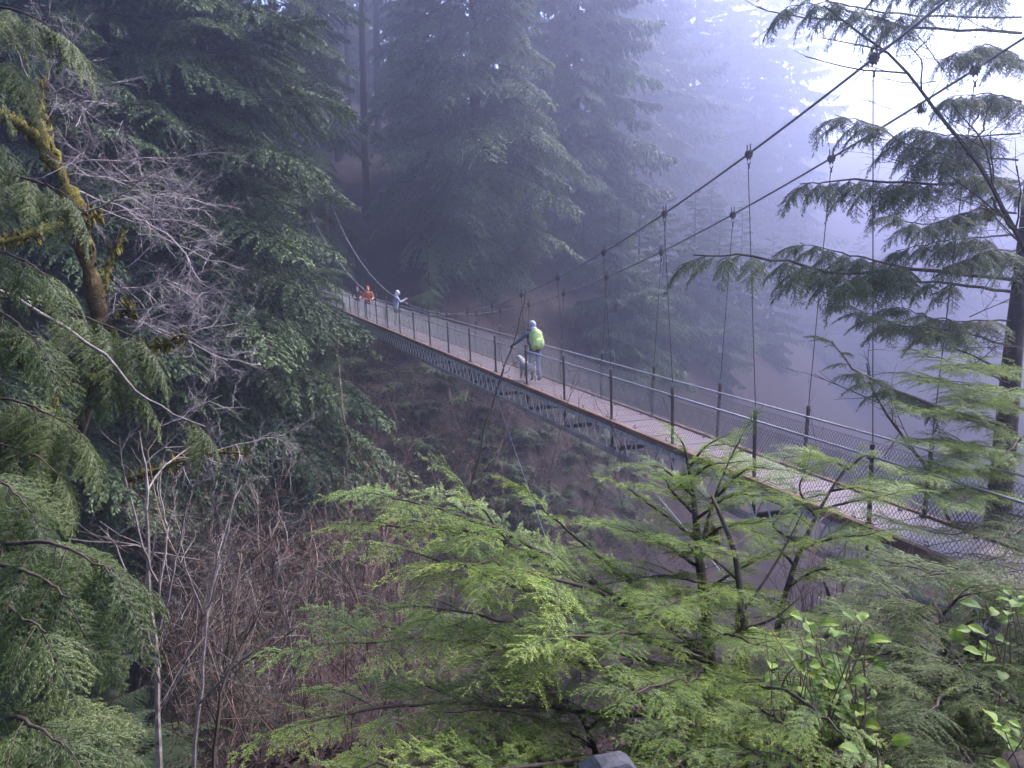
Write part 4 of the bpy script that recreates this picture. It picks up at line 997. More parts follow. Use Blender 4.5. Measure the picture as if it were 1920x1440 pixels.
sapling('pale spotted alder sapling with several rising stems at the lower left', [
    (((300, 1500, 6.6), (296, 1200, 6.8), (288, 1000, 6.9), (290, 880, 7.0), (280, 800, 7.0)), 0.026),
    (((298, 1180, 6.8), (330, 1060, 6.8), (352, 960, 6.8), (372, 880, 6.8)), 0.014),
    (((295, 1090, 6.8), (262, 980, 6.7), (232, 900, 6.7), (222, 830, 6.6)), 0.012),
    (((300, 1280, 6.7), (320, 1200, 6.6), (335, 1150, 6.5)), 0.010),
    (((300, 1250, 6.7), (255, 1150, 6.5), (215, 1060, 6.4), (180, 1000, 6.4)), 0.011),
    (((298, 1120, 6.8), (310, 1000, 6.9), (305, 900, 7.0), (318, 820, 7.0)), 0.012),
    (((305, 1330, 6.6), (350, 1220, 6.6), (360, 1120, 6.6)), 0.011)], 'pale_twig', 301, kids=5)
sapling('mossy forked alder sapling right of the pale spotted one', [
    (((360, 1500, 7.2), (372, 1300, 7.4), (385, 1120, 7.6), (420, 980, 7.7), (440, 880, 7.8)), 0.022),
    (((378, 1200, 7.5), (400, 1080, 7.5), (430, 1020, 7.5)), 0.012),
    (((372, 1320, 7.3), (430, 1260, 7.2), (500, 1200, 7.1), (560, 1150, 7.1)), 0.014),
    (((380, 1150, 7.6), (350, 1020, 7.6), (340, 900, 7.7)), 0.012)], 'pale_twig', 302, kids=6)
sapling('leaning dark stem crossing the brown thicket', [
    (((395, 1500, 6.4), (420, 1330, 6.6), (460, 1200, 6.9), (520, 1080, 7.2)), 0.022), (((440, 1260, 6.8), (560, 1180, 7.0), (640, 1160, 7.2)), 0.009)], 'twig', 303, kids=5)
sapling('tall thin black sapling rising past the bridge truss', [
    (((842, 1250, 9.6), (852, 1080, 9.8), (872, 950, 10), (905, 830, 10), (930, 740, 10.1), (958, 660, 10.1), (978, 590, 10.2), (985, 545, 10.2)), 0.017),
    (((938, 720, 10.1), (940, 670, 10.0), (932, 630, 10.0)), 0.006), (((945, 700, 10.1), (975, 665, 10.2), (985, 650, 10.2)), 0.004), (((880, 930, 10), (940, 850, 10), (975, 790, 10.1)), 0.006),
    (((862, 1000, 9.9), (900, 900, 9.8), (930, 870, 9.8)), 0.006)], 'twig', 304, kids=3, klen=0.12)
sapling('thin pale forked sapling on the dark bank left of the black one', [
    (((800, 1200, 9.0), (800, 1050, 9.2), (820, 940, 9.3), (850, 870, 9.4), (880, 800, 9.5)), 0.010), (((806, 1000, 9.2), (790, 900, 9.2), (770, 840, 9.2)), 0.006),
    (((815, 950, 9.3), (860, 920, 9.3), (900, 860, 9.4)), 0.005)], 'red_twig', 305, kids=5)
sapling('thin dark upright sapling in the gap left of the green limbs', [
    (((645, 1300, 8.6), (652, 1100, 8.8), (655, 950, 8.9), (650, 830, 9.0), (640, 740, 9.0)), 0.010), (((652, 960, 8.9), (690, 880, 9), (700, 800, 9)), 0.005), (((655, 1000, 8.9), (610, 900, 9), (575, 840, 9)), 0.005)], 'red_twig', 306, kids=5)
sapling('thin reddish sapling with curved tips under the far bridge half', [
    (((720, 1150, 9.4), (735, 950, 9.8), (730, 840, 10), (720, 720, 10)), 0.008), (((733, 930, 9.8), (770, 830, 10), (790, 760, 10)), 0.006), (((733, 960, 9.8), (690, 880, 10), (655, 820, 10)), 0.005)], 'red_twig', 307, kids=5)
sapling('pale bent sapling at the edge of the brown thicket', [
    (((545, 1400, 7.8), (540, 1200, 8), (525, 1080, 8.1), (515, 990, 8.2)), 0.012), (((540, 1200, 8), (565, 1110, 8), (600, 1050, 8)), 0.007), (((542, 1260, 8), (590, 1170, 8), (650, 1080, 8)), 0.007)], 'pale_twig', 308, kids=6)
gg = np.random.default_rng(330)
for k, (x, y, t, d) in enumerate([(1480, 1230, 1010, 7.2), (1510, 1220, 990, 7.4), (1540, 1230, 1010, 7.2), (1590, 1200, 1040, 7.4), (1640, 1200, 1050, 7.2), (1670, 1190, 1000, 7.6)]):
    lb = ['leftmost reddish bare shrub below the truss', 'tallest reddish bare shrub below the truss', 'reddish bare shrub in front of the pale fog under the truss',
          'bare shrub with fine stems below the bottom chord', 'second bare shrub from the right below the truss', 'rightmost bare shrub below the truss end'][k]
    sapling(lb, [(((x, y, d), (x + gg.normal(0, 14), (y + t) / 2, d), (x + gg.normal(0, 30), t + gg.uniform(-20, 40), d + 0.2)), 0.006) for _ in range(5)], 'red_twig' if k < 3 else 'twig', 331 + k, kids=4, klen=0.3, group='bare shrubs under the bridge', name='bare_shrub')

def thicket():
    g = np.random.default_rng(350); mb = MB()
    for k in range(620):
        x = g.uniform(330, 800); y = g.uniform(1040, 1500) + max(0, (x - 600)) * 0.25; d = g.uniform(7.5, 12)
        b = at(x, y, d)
        b[2] = max(b[2], height(b[0], b[1]) - 0.05)
        twig(mb, g, b, np.array([g.normal(0, 0.5), g.normal(0, 0.4), 1.0]), g.uniform(0.5, 1.6), g.uniform(0.0035, 0.0085), 2, m=0 if g.random() < 0.7 else 1, wild=0.28, kids=4)
    for k in range(150):
        x = g.uniform(600, 1250); y = g.uniform(860, 1300); d = g.uniform(9, 14)
        b = at(x, y, d); b[2] = height(b[0], b[1]) if b[2] < height(b[0], b[1]) + 2.5 else b[2]
        twig(mb, g, b, np.array([g.normal(0, 0.4), g.normal(0, 0.4), 1.0]), g.uniform(0.5, 1.3), g.uniform(0.003, 0.006), 2, m=0, wild=0.25, kids=3)
    for k in range(420):
        x = g.uniform(560, 1150); y = g.uniform(640, 980)
        b, d = hit(x, y, 20, 90)
        if b is None: continue
        twig(mb, g, b, np.array([g.normal(0, 0.5), g.normal(0, 0.5), 1.0]), g.uniform(0.8, 2.4), g.uniform(0.008, 0.018), 1, m=0, wild=0.3, kids=4)
    o = link('bramble_thicket', mb.mesh('bramble_thicket', [M['red_twig'], M['pale_twig']]))
    tag(o, 'tangle of brown bare twigs covering both slopes', 'thicket', kind='stuff')
thicket()

# leaning bare maple stem on the right and its partner
sapling('leaning bare stem with moss tufts crossing the cables at the right', [
    (((1990, 760, 9.8), (1960, 560, 9.8), (1905, 445, 9.8), (1860, 370, 9.8), (1815, 285, 9.8), (1740, 195, 9.8), (1690, 130, 9.8), (1610, 60, 9.8), (1540, 10, 9.8)), 0.038),
    (((1815, 290, 9.8), (1850, 230, 9.9), (1868, 190, 9.9)), 0.016), (((1740, 195, 9.8), (1790, 90, 9.8), (1800, 70, 9.8)), 0.006), (((1860, 370, 9.8), (1900, 420, 9.6), (1950, 440, 9.5)), 0.02)], 'twig', 360, kids=9, klen=0.16, group='bare saplings at the right')
sapling('dark bent stem behind the handrails at the right', [
    (((1790, 1000, 12.6), (1742, 890, 12.6), (1695, 830, 12.6), (1655, 770, 12.6), (1625, 715, 12.6), (1618, 670, 12.6)), 0.035)], 'twig', 361, kids=7, klen=0.2, group='bare saplings at the right')
sapling('thin pale stem behind the mesh in the fog', [
    (((1590, 960, 13.5), (1550, 900, 13.5), (1530, 840, 13.5), (1522, 760, 13.5)), 0.012), (((1560, 910, 13.5), (1590, 880, 13.5)), 0.006)], 'pale_twig', 362, kids=2, klen=0.15, group='bare saplings at the right')
def moss_tufts():
    g = np.random.default_rng(370)
    for x, y, d, h, w_, lb in [(1338, 985, 5.1, 0.14, 0.04, 'hanging tuft of yellow moss on the forked stem'), (1728, 190, 9.8, 0.16, 0.06, 'small ochre moss tuft on the leaning stem, the upper one'), (1858, 388, 9.8, 0.2, 0.07, 'small ochre moss tuft on the leaning stem, the lower one')]:
        mb = MB(); n = 260
        u = g.uniform(0, 1, n); c = np.stack([g.normal(0, w_ * 0.5, n), g.normal(0, w_ * 0.5, n), -u * h * 0.7], -1)
        d_ = np.stack([g.normal(0, 0.25, n), g.normal(0, 0.25, n), -np.ones(n)], -1)
        mb.quads(leafq(c, d_, g.normal(0, 1, (n, 3)), g.uniform(0.03, 0.08, n), 0.008))
        tag(link('moss_tuft', mb.mesh('moss_tuft', [M['moss']]), loc=at(x, y, d)), lb, 'moss', 'moss tufts')
moss_tufts()
def mossy_stem():
    g = np.random.default_rng(380)
    P = pix((1400, 1400, 4.25), (1393, 1270, 4.3), (1390, 1150, 4.35), (1378, 1040, 4.4), (1352, 970, 4.45), (1335, 930, 4.5))
    b = P[0].copy(); b[2] = height(b[0], b[1]) - 0.1
    root = empty('mossy_sapling', b, 'dark slim stem wrapped in shaggy moss in front of the truss', 'sapling')
    mb = MB(); mb.tube(spline(np.array([b] + P) - b, 20), np.linspace(0.03, 0.009, 20), 7); link('stem', mb.mesh('stem', [M['twig']], True), root)
    mb = MB(); n = 900
    q = spline(np.array(P[1:3]) - b, 20); i = g.integers(20, size=n)
    c = q[i] + unit(g.normal(0, 1, (n, 3))) * 0.028 * g.uniform(0.5, 1.3, (n, 1))
    d = g.normal(0, 0.6, (n, 3)) + [0, 0, -0.5]
    mb.quads(leafq(c, d, g.normal(0, 1, (n, 3)), g.uniform(0.015, 0.05, n), 0.007)); link('moss_sleeve', mb.mesh('moss_sleeve', [M['moss']]), root)
    for l in [((1390, 1150, 4.35), (1440, 1080, 4.4), (1480, 1010, 4.5), (1505, 960, 4.5)), ((1392, 1180, 4.35), (1450, 1160, 4.3), (1500, 1120, 4.3)), ((1385, 1090, 4.4), (1352, 1060, 4.4), (1310, 1030, 4.4))]:
        mb = MB(); p = spline(np.array(pix(*l)) - b, 12); mb.tube(p, np.linspace(0.010, 0.003, 12), 5)
        for k in range(6): twig(mb, g, p[g.integers(4, 11)], g.normal(0, 1, 3), 0.18, 0.002, 1, kids=3)
        link('limb', mb.mesh('limb', [M['twig']]), root)
mossy_stem()

# ------------------------------------------------------------------ salal
def salal_leaf(seed):
    g = np.random.default_rng(seed); mb = MB()
    n = 7; q = np.linspace(0, 1, n); wd = np.sin(np.clip(q * 2.75 + 0.28, 0, 3.1)) ** 0.85 * 0.031
    wd[0] = 0.004; wd[-1] = 0.001
    bend = g.uniform(0.005, 0.03)
    mid = np.stack([q * 0.1, 0 * q, -bend * q ** 2 + 0.008 * np.sin(q * 3)], -1)
    lf = mid + np.stack([0 * q, wd, 0.25 * wd + 0.004 * np.sin(q * 9)], -1); rt = mid + np.stack([0 * q, -wd, 0.25 * wd - 0.003 * np.sin(q * 8)], -1)
    for e in range(n - 1):
        mb.quads([[mid[e], mid[e + 1], lf[e + 1], lf[e]], [mid[e + 1], mid[e], rt[e], rt[e + 1]]], 0, 0.3 + 0.4 * q[e])
    mb.tube([(-0.018, 0, 0.0), (0, 0, 0)], 0.0012, 3, 1, cap=False)
    return mb.mesh('leaf', [M['salal'], M['red_twig']], True)
SAL = [salal_leaf(400 + k) for k in range(5)]
def salal(label, cx, cy, d, wpx, hpx, n, seed, base):
    g = np.random.default_rng(seed)
    b = at(*base); b[2] = min(b[2], max(height(b[0], b[1]), b[2] - 1.2))
    root = empty('salal_shrub', b, label, 'shrub', 'salal shrubs')
    ends = [at(cx + g.uniform(-0.5, 0.5) * wpx, cy + g.uniform(-0.4, 0.4) * hpx, d + g.uniform(-0.25, 0.25)) - b for _ in range(max(2, n // 6))]
    stems = []
    for e in ends:
        mb = MB(); p = spline(np.array([[0, 0, 0], e * 0.55 + g.normal(0, 0.09, 3), e]), 12); mb.tube(p, np.linspace(0.006, 0.002, 12), 5); link('stem', mb.mesh('stem', [M['red_twig']]), root); stems.append(p)
    for k in range(n):
        p = stems[g.integers(len(stems))]; c = p[g.integers(4, 12)] + g.normal(0, 0.012, 3)
        a = g.uniform(0, 6.28)
        xd = np.array([math.cos(a), math.sin(a), g.uniform(-0.1, 0.55)])
        up = np.array([g.normal(0, 0.45), -0.35 + g.normal(0, 0.5), 1.0])
        link('leaf', SAL[g.integers(5)], root, matrix=frame(c + xd * 0.03, xd, up, g.uniform(0.45, 1.0) * d / 3.6))
salal('salal shrub with bright oval leaves, the largest, under the truss', 1545, 1215, 3.45, 225, 135, 190, 411, (1540, 1420, 3.5))
salal('salal shrub at the right edge above the dense hemlock', 1880, 1135, 3.7, 110, 60, 60, 412, (1890, 1350, 4.2))
salal('salal sprig at the bottom right with two pale leaves', 1675, 1390, 2.7, 70, 40, 12, 413, (1690, 1520, 3.0))
salal('salal leaves in the lowest right corner', 1890, 1370, 2.7, 100, 60, 18, 414, (1900, 1520, 3.0))

# ------------------------------------------------------------------ post top and log near the camera
def post_top():
    p = at(1146, 1424, 2.6); z = p[2]; gz = height(p[0], p[1]) - 0.2
    mb = MB(); a, c = 0.088, 0.05
    zs = [gz, z - 0.045, z, z + 0.008]; rs = [0.09, 0.09, 0.045, 0.02]
    prof = [np.array([[-r, -r * 0.8], [r, -r * 0.8], [r, r * 0.8], [-r, r * 0.8]]) for r in rs]
    v = np.concatenate([np.c_[q, np.full(4, zz - z)] for q, zz in zip(prof, zs)])
    f = [[4 * k + e, 4 * k + (e + 1) % 4, 4 * k + 4 + (e + 1) % 4, 4 * k + 4 + e] for k in range(3) for e in range(4)] + [[12, 13, 14, 15]]
    mb.add(v, f)
    m = mat('grey_weathered_post', [(0.3, (0.016, 0.016, 0.02)), (0.7, (0.05, 0.05, 0.06))], scale=14, rough=0.8, bump=0.4)
    tag(link('trail_post', mb.mesh('trail_post', [m]), loc=(p[0], p[1], z), rot=(0, 0, 0.3)), 'chamfered top of a grey weathered post at the bottom edge', 'post')
post_top()
def stump():
    p = at(1932, 1478, 2.9); g = np.random.default_rng(9)
    gz = height(p[0], p[1]) - 0.2
    mb = MB(); q = np.linspace(0, 1, 8); mb.tube(np.stack([0.02 * np.sin(q * 5), 0 * q, (p[2] - gz + 0.1) * q], -1), 0.10 * (1 - 0.2 * q) * (1 + 0.08 * np.sin(q * 9)), 14)
    tag(link('stump', mb.mesh('stump', [M['bark']], True), loc=(p[0], p[1], gz)), 'dark barked stump at the lowest right corner', 'stump')
stump()
# ------------------------------------------------------------------ people and dog
def skin_mesh(name, verts, edges, radii, root=0, sub=2):
    me = bpy.data.meshes.new(name + '_cage')
    me.from_pydata([tuple(map(float, v)) for v in verts], edges, [])
    bm = bmesh.new(); bm.from_mesh(me)
    lay = bm.verts.layers.skin.verify()
    bm.verts.ensure_lookup_table()
    for k, v in enumerate(bm.verts):
        r = radii[k]
        v[lay].radius = (r, r) if np.isscalar(r) else r
        v[lay].use_root = (k == root)
    bm.to_mesh(me); bm.free()
    o = bpy.data.objects.new(name, me); col.objects.link(o)
    o.modifiers.new('skin', 'SKIN').use_smooth_shade = True
    ms = o.modifiers.new('sub', 'SUBSURF'); ms.levels = sub; ms.render_levels = sub
    dg = bpy.context.evaluated_depsgraph_get()
    out = bpy.data.meshes.new_from_object(o.evaluated_get(dg))
    bpy.data.objects.remove(o, do_unlink=True); bpy.data.meshes.remove(me)
    out.name = name
    return out
def flat_mat(name, c, rough=0.8, var=0.25):
    return mat(name, [(0.3, tuple(x * (1 - var) for x in c)), (0.7, tuple(min(1, x * (1 + var)) for x in c))], scale=9, rough=rough, spec=0.3, bump=0.15)
def ellipsoid(mb, c, r, m=0, nu=14, nv=9, rot=None, pw=1.0):
    th = np.linspace(0, 2 * np.pi, nu, endpoint=False); ph = np.linspace(-np.pi / 2, np.pi / 2, nv)
    def sg(x): return np.sign(x) * np.abs(x) ** pw
    P = np.stack([sg(np.cos(ph))[:, None] * sg(np.cos(th))[None] * r[0], sg(np.cos(ph))[:, None] * sg(np.sin(th))[None] * r[1], (sg(np.sin(ph))[:, None] + 0 * th[None]) * r[2]], -1).reshape(-1, 3)
    if rot is not None: P = P @ np.asarray(rot).T
    i = np.arange(nv - 1)[:, None] * nu; j = np.arange(nu)[None]; j2 = (j + 1) % nu
    mb.add(P + np.asarray(c, float), np.stack([i + j, i + j2, i + nu + j2, i + nu + j], -1).reshape(-1, 4), m)

def person(label, loc, rz, J, cols, scale=1.0):
    """J: joint positions; body is one skinned surface, coloured by garment"""
    names = ['pelvis', 'waist', 'chest', 'neck', 'head0', 'head', 'crown',
             'lhip', 'lknee', 'lank', 'lheel', 'ltoe', 'rhip', 'rknee', 'rank', 'rheel', 'rtoe',
             'lsho', 'lelb', 'lwri', 'lpalm', 'rsho', 'relb', 'rwri', 'rpalm']
    rad = [0.135, 0.145, (0.17, 0.13), 0.058, 0.066, 0.086, 0.06, 0.098, 0.068, 0.052, 0.05, 0.04, 0.098, 0.068, 0.052, 0.05, 0.04,
           0.082, 0.058, 0.040, 0.036, 0.082, 0.058, 0.040, 0.036]
    V = [np.array(J[n], float) for n in names]; ix = {n: k for k, n in enumerate(names)}
    E = [(0, 1), (1, 2), (2, 3), (3, 4), (4, 5), (5, 6), (0, 7), (7, 8), (8, 9), (9, 10), (9, 11), (0, 12), (12, 13), (13, 14), (14, 15), (14, 16), (2, 17), (17, 18), (18, 19), (19, 20), (2, 21), (21, 22), (22, 23), (23, 24)]
    for h, w in (('lpalm', 'lwri'), ('rpalm', 'rwri')):
        p = np.array(J[h], float); d = unit(p - np.array(J[w], float)); s = unit(np.cross(d, [0.2, 0.1, 1.0])); n = np.cross(s, d)
        for k, (off, ln) in enumerate([(-0.03, 0.055), (-0.01, 0.07), (0.01, 0.066), (0.03, 0.05)]):
            a = p + d * 0.03 + s * off; c = a + d * ln * 0.6 - n * 0.012; e = c + d * ln * 0.25 - n * 0.03
            for q in (a, c, e): V.append(q); rad.append(0.010)
            E += [(ix[h], len(V) - 3), (len(V) - 3, len(V) - 2), (len(V) - 2, len(V) - 1)]
        a = p - s * 0.045 + d * 0.0; c = a - s * 0.012 + d * 0.04 - n * 0.015
        V += [a, c]; rad += [0.012, 0.010]; E += [(ix[h], len(V) - 2), (len(V) - 2, len(V) - 1)]
    me = skin_mesh('body', V, E, rad)
    mats = [cols['jacket'], cols['trousers'], cols['shoes'], cols['skin'], cols['gloves']]
    for m in mats: me.materials.append(m)
    co = np.array([p.center for p in me.polygons])
    mi = np.zeros(len(co), int)
    pel = np.array(J['pelvis']); 
    mi[co[:, 2] < pel[2] + cols.get('hem', -0.08)] = 1
    mi[co[:, 2] < max(J['lank'][2], 0.09) * 0 + 0.10] = 2
    hd = np.linalg.norm(co - np.array(J['head']), axis=1) < 0.17
    mi[hd] = 3
    for h, w in (('lpalm', 'lwri'), ('rpalm', 'rwri')):
        mi[(np.linalg.norm(co - (np.array(J[h]) * 0.8 + 0.2 * np.array(J[w])), axis=1) < 0.11)] = 4
    me.polygons.foreach_set('material_index', mi.astype(np.int32))
    root = empty('person', loc, label, 'person', rz=rz); root.scale = (scale,) * 3
    link('body', me, root)
    # head covering: a hood or cap shell, plus a face
    H = np.array(J['head']); f = unit(np.array(J.get('face', (0, 1, 0)), float)); s = unit(np.cross(f, [0, 0, 1.0])); u = np.cross(s, f); Rm = np.stack([s, f, u], 1)
    mb = MB(); ellipsoid(mb, H + u * 0.025 - f * 0.02, (0.098, 0.112, 0.122), 0, rot=Rm); ellipsoid(mb, H - u * 0.10 - f * 0.05, (0.11, 0.10, 0.075), 0, rot=Rm); link('hood', mb.mesh('hood', [cols['hood']], True), root)
    mb = MB(); ellipsoid(mb, H + f * 0.055 - u * 0.01, (0.075, 0.07, 0.105), 0, rot=Rm)
    ellipsoid(mb, H + f * 0.128 - u * 0.012, (0.014, 0.02, 0.024), 0, 8, 6, rot=Rm)
    for e in (-1, 1): ellipsoid(mb, H + f * 0.113 + s * 0.03 * e + u * 0.012, (0.012, 0.008, 0.008), 1, 8, 6, rot=Rm)
    ellipsoid(mb, H + f * 0.113 - u * 0.055, (0.026, 0.008, 0.007), 2, 8, 6, rot=Rm)
    link('face', mb.mesh('face', [cols['skin'], M['dark_steel'], flat_mat('lips', (0.35, 0.14, 0.12))], True), root)
    return root
skin = flat_mat('skin', (0.45, 0.28, 0.2), 0.6, 0.1)
c1 = dict(jacket=flat_mat('slate_jacket', (0.10, 0.105, 0.14)), trousers=flat_mat('faded_jeans', (0.19, 0.22, 0.30)), shoes=flat_mat('dark_boots', (0.06, 0.055, 0.06)), skin=skin, gloves=flat_mat('black_gloves', (0.03, 0.03, 0.035)), hood=flat_mat('pale_grey_hood', (0.36, 0.36, 0.40)))
J1 = dict(pelvis=(0, 0, 0.93), waist=(0, 0.03, 1.06), chest=(0, 0.11, 1.27), neck=(0, 0.17, 1.45), head0=(0, 0.19, 1.51), head=(0, 0.21, 1.60), crown=(0, 0.20, 1.68),
          lhip=(-0.10, 0, 0.88), lknee=(-0.11, 0.07, 0.49), lank=(-0.11, -0.02, 0.10), lheel=(-0.11, -0.07, 0.05), ltoe=(-0.12, 0.13, 0.04),
          rhip=(0.10, 0, 0.88), rknee=(0.10, 0.0, 0.49), rank=(0.08, -0.18, 0.13), rheel=(0.08, -0.23, 0.10), rtoe=(0.08, -0.04, 0.04),
          lsho=(-0.20, 0.14, 1.40), lelb=(-0.38, 0.22, 1.20), lwri=(-0.49, 0.38, 1.06), lpalm=(-0.52, 0.46, 1.01),
          rsho=(0.20, 0.13, 1.40), relb=(0.30, 0.14, 1.13), rwri=(0.36, 0.34, 1.02), rpalm=(0.38, 0.42, 1.0), face=(-0.1, 1, -0.15))
# z of the figures is the deck; the rotation turns local +y along the bridge
foot1 = on_plane(1003, 716, 0.0)
p1 = person('person in slate jacket and jeans walking away with a lime green backpack', (foot1[0], foot1[1], 0.02), AZ, J1, c1, 0.98)
def backpack(root):
    mb = MB()
    nu, nv = 28, 20
    rot = np.array(Matrix.Rotation(R(-14), 3, 'X'))
    ellipsoid(mb, (0.0, -0.10, 1.22), (0.185, 0.135, 0.30), 0, nu, nv, rot, 0.62)
    m = mat('lime_rain_cover', [(0.3, (0.22, 0.31, 0.05)), (0.5, (0.40, 0.50, 0.13)), (0.7, (0.50, 0.56, 0.36))], scale=5, rough=0.45, bump=0.6)
    vv = mb.v[0]; gq = np.random.default_rng(4)
    for _ in range(9):
        k_ = gq.normal(0, 14, 3); mb.v[0] = vv = vv + 0.006 * np.sin(vv @ k_ + gq.uniform(0, 6))[:, None] * unit(vv - [0, -0.1, 1.22])
    b = link('backpack', mb.mesh('backpack', [m], True), root)
    mb = MB(); ellipsoid(mb, (0.0, -0.215, 1.14), (0.12, 0.05, 0.15), 0, 14, 9, rot, 0.7); link('pocket', mb.mesh('pocket', [m], True), b)
    mb = MB(); ellipsoid(mb, (0.0, -0.085, 0.955), (0.15, 0.11, 0.05), 0, 14, 7, None, 0.8); link('hip_belt', mb.mesh('hip_belt', [flat_mat('dark_webbing', (0.05, 0.05, 0.05))], True), b)
    for s in (-1, 1):
        mb = MB(); mb.tube(spline(np.array([(0.11 * s, -0.02, 1.46), (0.14 * s, 0.14, 1.50), (0.15 * s, 0.26, 1.36), (0.17 * s, 0.12, 1.12), (0.15 * s, 0.0, 1.03)]), 14), 0.02, 6); link('strap', mb.mesh('strap', [bpy.data.materials['dark_webbing']], True), b)
backpack(p1)

c2 = dict(jacket=flat_mat('grey_blue_jacket', (0.24, 0.26, 0.34)), trousers=flat_mat('brown_trousers', (0.10, 0.075, 0.07)), shoes=flat_mat('tan_shoes', (0.30, 0.24, 0.2)), skin=skin, gloves=skin, hood=flat_mat('white_hood', (0.45, 0.45, 0.5)))
J2 = dict(J1)
J2.update(chest=(0, 0.05, 1.28), neck=(0, 0.08, 1.46), head0=(0, 0.10, 1.52), head=(0, 0.12, 1.61), crown=(0, 0.11, 1.69), lank=(-0.11, 0, 0.10), rank=(0.10, 0.0, 0.10), rheel=(0.10, -0.05, 0.05), rtoe=(0.11, 0.14, 0.04), rknee=(0.10, 0.04, 0.49),
          lsho=(-0.20, 0.08, 1.40), lelb=(-0.23, 0.22, 1.17), lwri=(-0.09, 0.42, 1.27), lpalm=(-0.06, 0.48, 1.31), rsho=(0.20, 0.08, 1.40), relb=(0.23, 0.22, 1.17), rwri=(0.09, 0.42, 1.27), rpalm=(0.06, 0.48, 1.31), face=(0, 1, -0.25))
foot2 = on_plane(742, 613, 0.0)
p2 = person('person in grey blue jacket and white hood holding up a camera', (foot2[0], foot2[1], 0.02), AZ - R(100), J2, c2, 1.0)
mb = MB(); mb.box((0, 0, 0), (0.065, 0.022, 0.04)); mb.tube([(0.01, 0.02, 0), (0.01, 0.06, 0)], 0.025, 10)
cm = link('camera_held', mb.mesh('camera_held', [flat_mat('silver_camera', (0.6, 0.6, 0.62), 0.4)]))
_a = AZ - R(100); _l = np.array([0.0, 0.53, 1.34]); cm.location = (foot2[0] - math.sin(_a) * _l[1], foot2[1] + math.cos(_a) * _l[1], 0.02 + _l[2]); cm.rotation_euler = (0, 0, _a)
tag(cm, 'small silver camera in the hands of the white hooded person', 'camera')
c3 = dict(jacket=flat_mat('orange_jacket', (0.40, 0.085, 0.025)), trousers=flat_mat('navy_trousers', (0.05, 0.06, 0.10)), shoes=flat_mat('black_shoes', (0.04, 0.04, 0.04)), skin=skin, gloves=skin, hood=flat_mat('orange_hood', (0.48, 0.10, 0.03)))
J3 = dict(J2)
J3.update(lelb=(-0.30, 0.14, 1.14), lwri=(-0.22, 0.36, 1.08), lpalm=(-0.16, 0.42, 1.08), relb=(0.30, 0.14, 1.14), rwri=(0.22, 0.36, 1.08), rpalm=(0.16, 0.42, 1.08), face=(0.1, 1, -0.4))
foot3 = on_plane(690, 598, 0.0)
person('person in orange hooded jacket and dark trousers facing us far down the bridge', (foot3[0], foot3[1], 0.02), AZ + R(180), J3, c3, 1.0)
c4 = dict(jacket=flat_mat('dark_brown_jacket', (0.06, 0.035, 0.03)), trousers=flat_mat('charcoal_trousers', (0.035, 0.03, 0.035)), shoes=bpy.data.materials['black_shoes'], skin=skin, gloves=skin, hood=flat_mat('dark_cap', (0.08, 0.05, 0.045)))
foot4 = on_plane(671, 590, 0.0)
person('person in dark brown jacket just behind the orange one', (foot4[0], foot4[1], 0.02), AZ + R(170), J3, c4, 0.92)

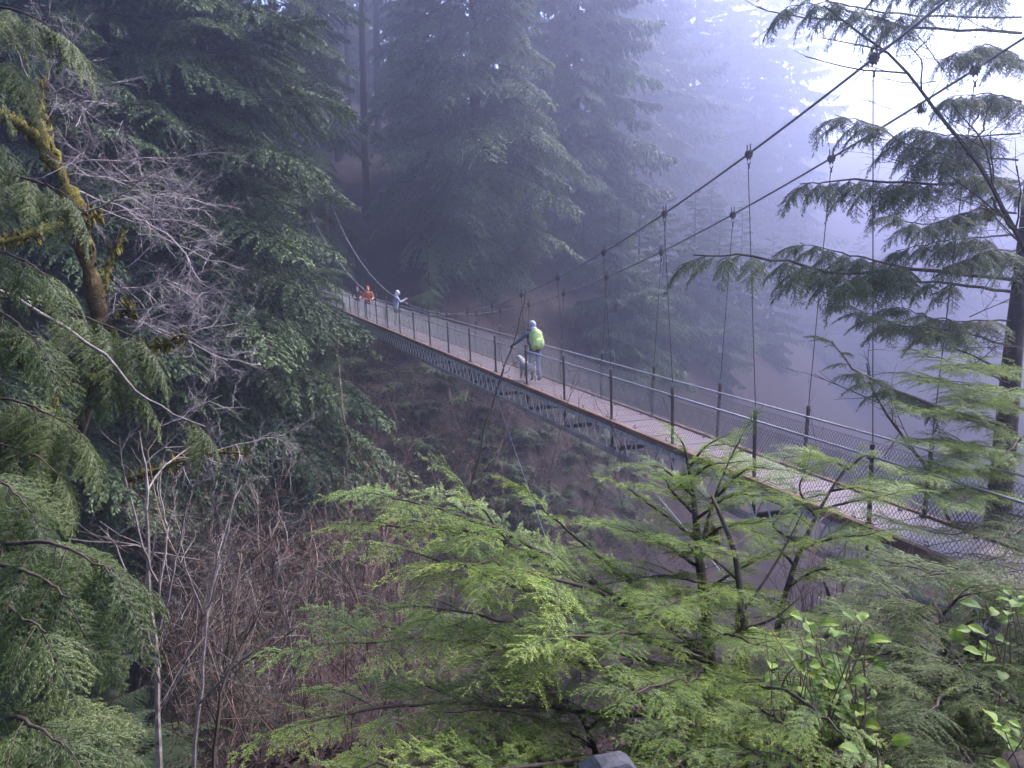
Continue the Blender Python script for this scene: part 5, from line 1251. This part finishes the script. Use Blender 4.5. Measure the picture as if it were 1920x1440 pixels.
def dog():
    f = on_plane(992, 716, 0.0)
    # local +y is forward
    V = [(0, -0.02, 0.42), (0, 0.20, 0.43), (0, 0.36, 0.45), (0, 0.44, 0.56), (-0.02, 0.52, 0.64), (-0.04, 0.62, 0.61), (-0.05, 0.70, 0.59),
         (0, -0.18, 0.42), (0, -0.26, 0.50), (0, -0.33, 0.60),
         (-0.07, -0.16, 0.34), (-0.08, -0.10, 0.24), (-0.08, -0.19, 0.13), (-0.08, -0.15, 0.025),
         (0.07, -0.16, 0.34), (0.08, -0.13, 0.24), (0.08, -0.24, 0.13), (0.08, -0.21, 0.025),
         (-0.075, 0.32, 0.34), (-0.075, 0.29, 0.22), (-0.075, 0.31, 0.12), (-0.075, 0.33, 0.025),
         (0.075, 0.32, 0.34), (0.075, 0.34, 0.22), (0.075, 0.38, 0.12), (0.075, 0.41, 0.025)]
    E = [(0, 1), (1, 2), (2, 3), (3, 4), (4, 5), (5, 6), (0, 7), (7, 8), (8, 9), (7, 10), (10, 11), (11, 12), (12, 13), (7, 14), (14, 15), (15, 16), (16, 17), (2, 18), (18, 19), (19, 20), (20, 21), (2, 22), (22, 23), (23, 24), (24, 25)]
    rr = [0.115, 0.135, 0.12, 0.08, 0.082, 0.05, 0.036, 0.105, 0.035, 0.022, 0.07, 0.048, 0.03, 0.03, 0.07, 0.048, 0.03, 0.03, 0.055, 0.04, 0.03, 0.03, 0.055, 0.04, 0.03, 0.03]
    me = skin_mesh('body', V, E, rr)
    me.materials.append(mat('cream_and_tan_fur', [(0.40, (0.62, 0.56, 0.50)), (0.55, (0.60, 0.52, 0.45)), (0.62, (0.46, 0.26, 0.15)), (0.8, (0.40, 0.22, 0.12))], scale=3.2, detail=3, rough=0.9, bump=0.5, bscale=60))
    root = empty('dog', (f[0], f[1], 0.02), 'cream and tan dog walking beside the person with the backpack', 'dog', rz=AZ + R(8))
    link('body', me, root)
    mb = MB()
    for s in (-1, 1):
        mb.add([(-0.02 + 0.05 * s, 0.50, 0.70), (-0.02 + 0.09 * s, 0.50, 0.66), (-0.02 + 0.095 * s, 0.47, 0.57), (-0.02 + 0.075 * s, 0.53, 0.62)], [[0, 1, 2, 3]])
    link('ears', mb.mesh('ears', [flat_mat('tan_ear', (0.34, 0.18, 0.10))]), root)
    mb = MB(); ellipsoid(mb, (-0.055, 0.735, 0.595), (0.016, 0.014, 0.013), 0, 8, 6); link('nose', mb.mesh('nose', [M['dark_steel']], True), root)
dog()
# ------------------------------------------------------------------ haze
def make_haze():
    m = bpy.data.materials.new('haze'); m.use_nodes = True
    N = m.node_tree.nodes; L = m.node_tree.links
    N.remove(N['Principled BSDF'])
    v = N.new('ShaderNodeVolumePrincipled')
    v.inputs['Color'].default_value = (0.67, 0.70, 1.0, 1)
    v.inputs['Density'].default_value = HAZE_DENSITY
    v.inputs['Anisotropy'].default_value = 0.82
    L.new(v.outputs[0], N['Material Output'].inputs['Volume'])
    try: m.cycles.homogeneous_volume = True
    except Exception: pass
    mb = MB(); mb.box((0, 0, 19), (906, 906, 81))
    o = link('haze', mb.mesh('haze', [m]))
    tag(o, 'pale violet mist filling the whole ravine', 'mist', kind='stuff')
    o.display_type = 'WIRE'
make_haze()
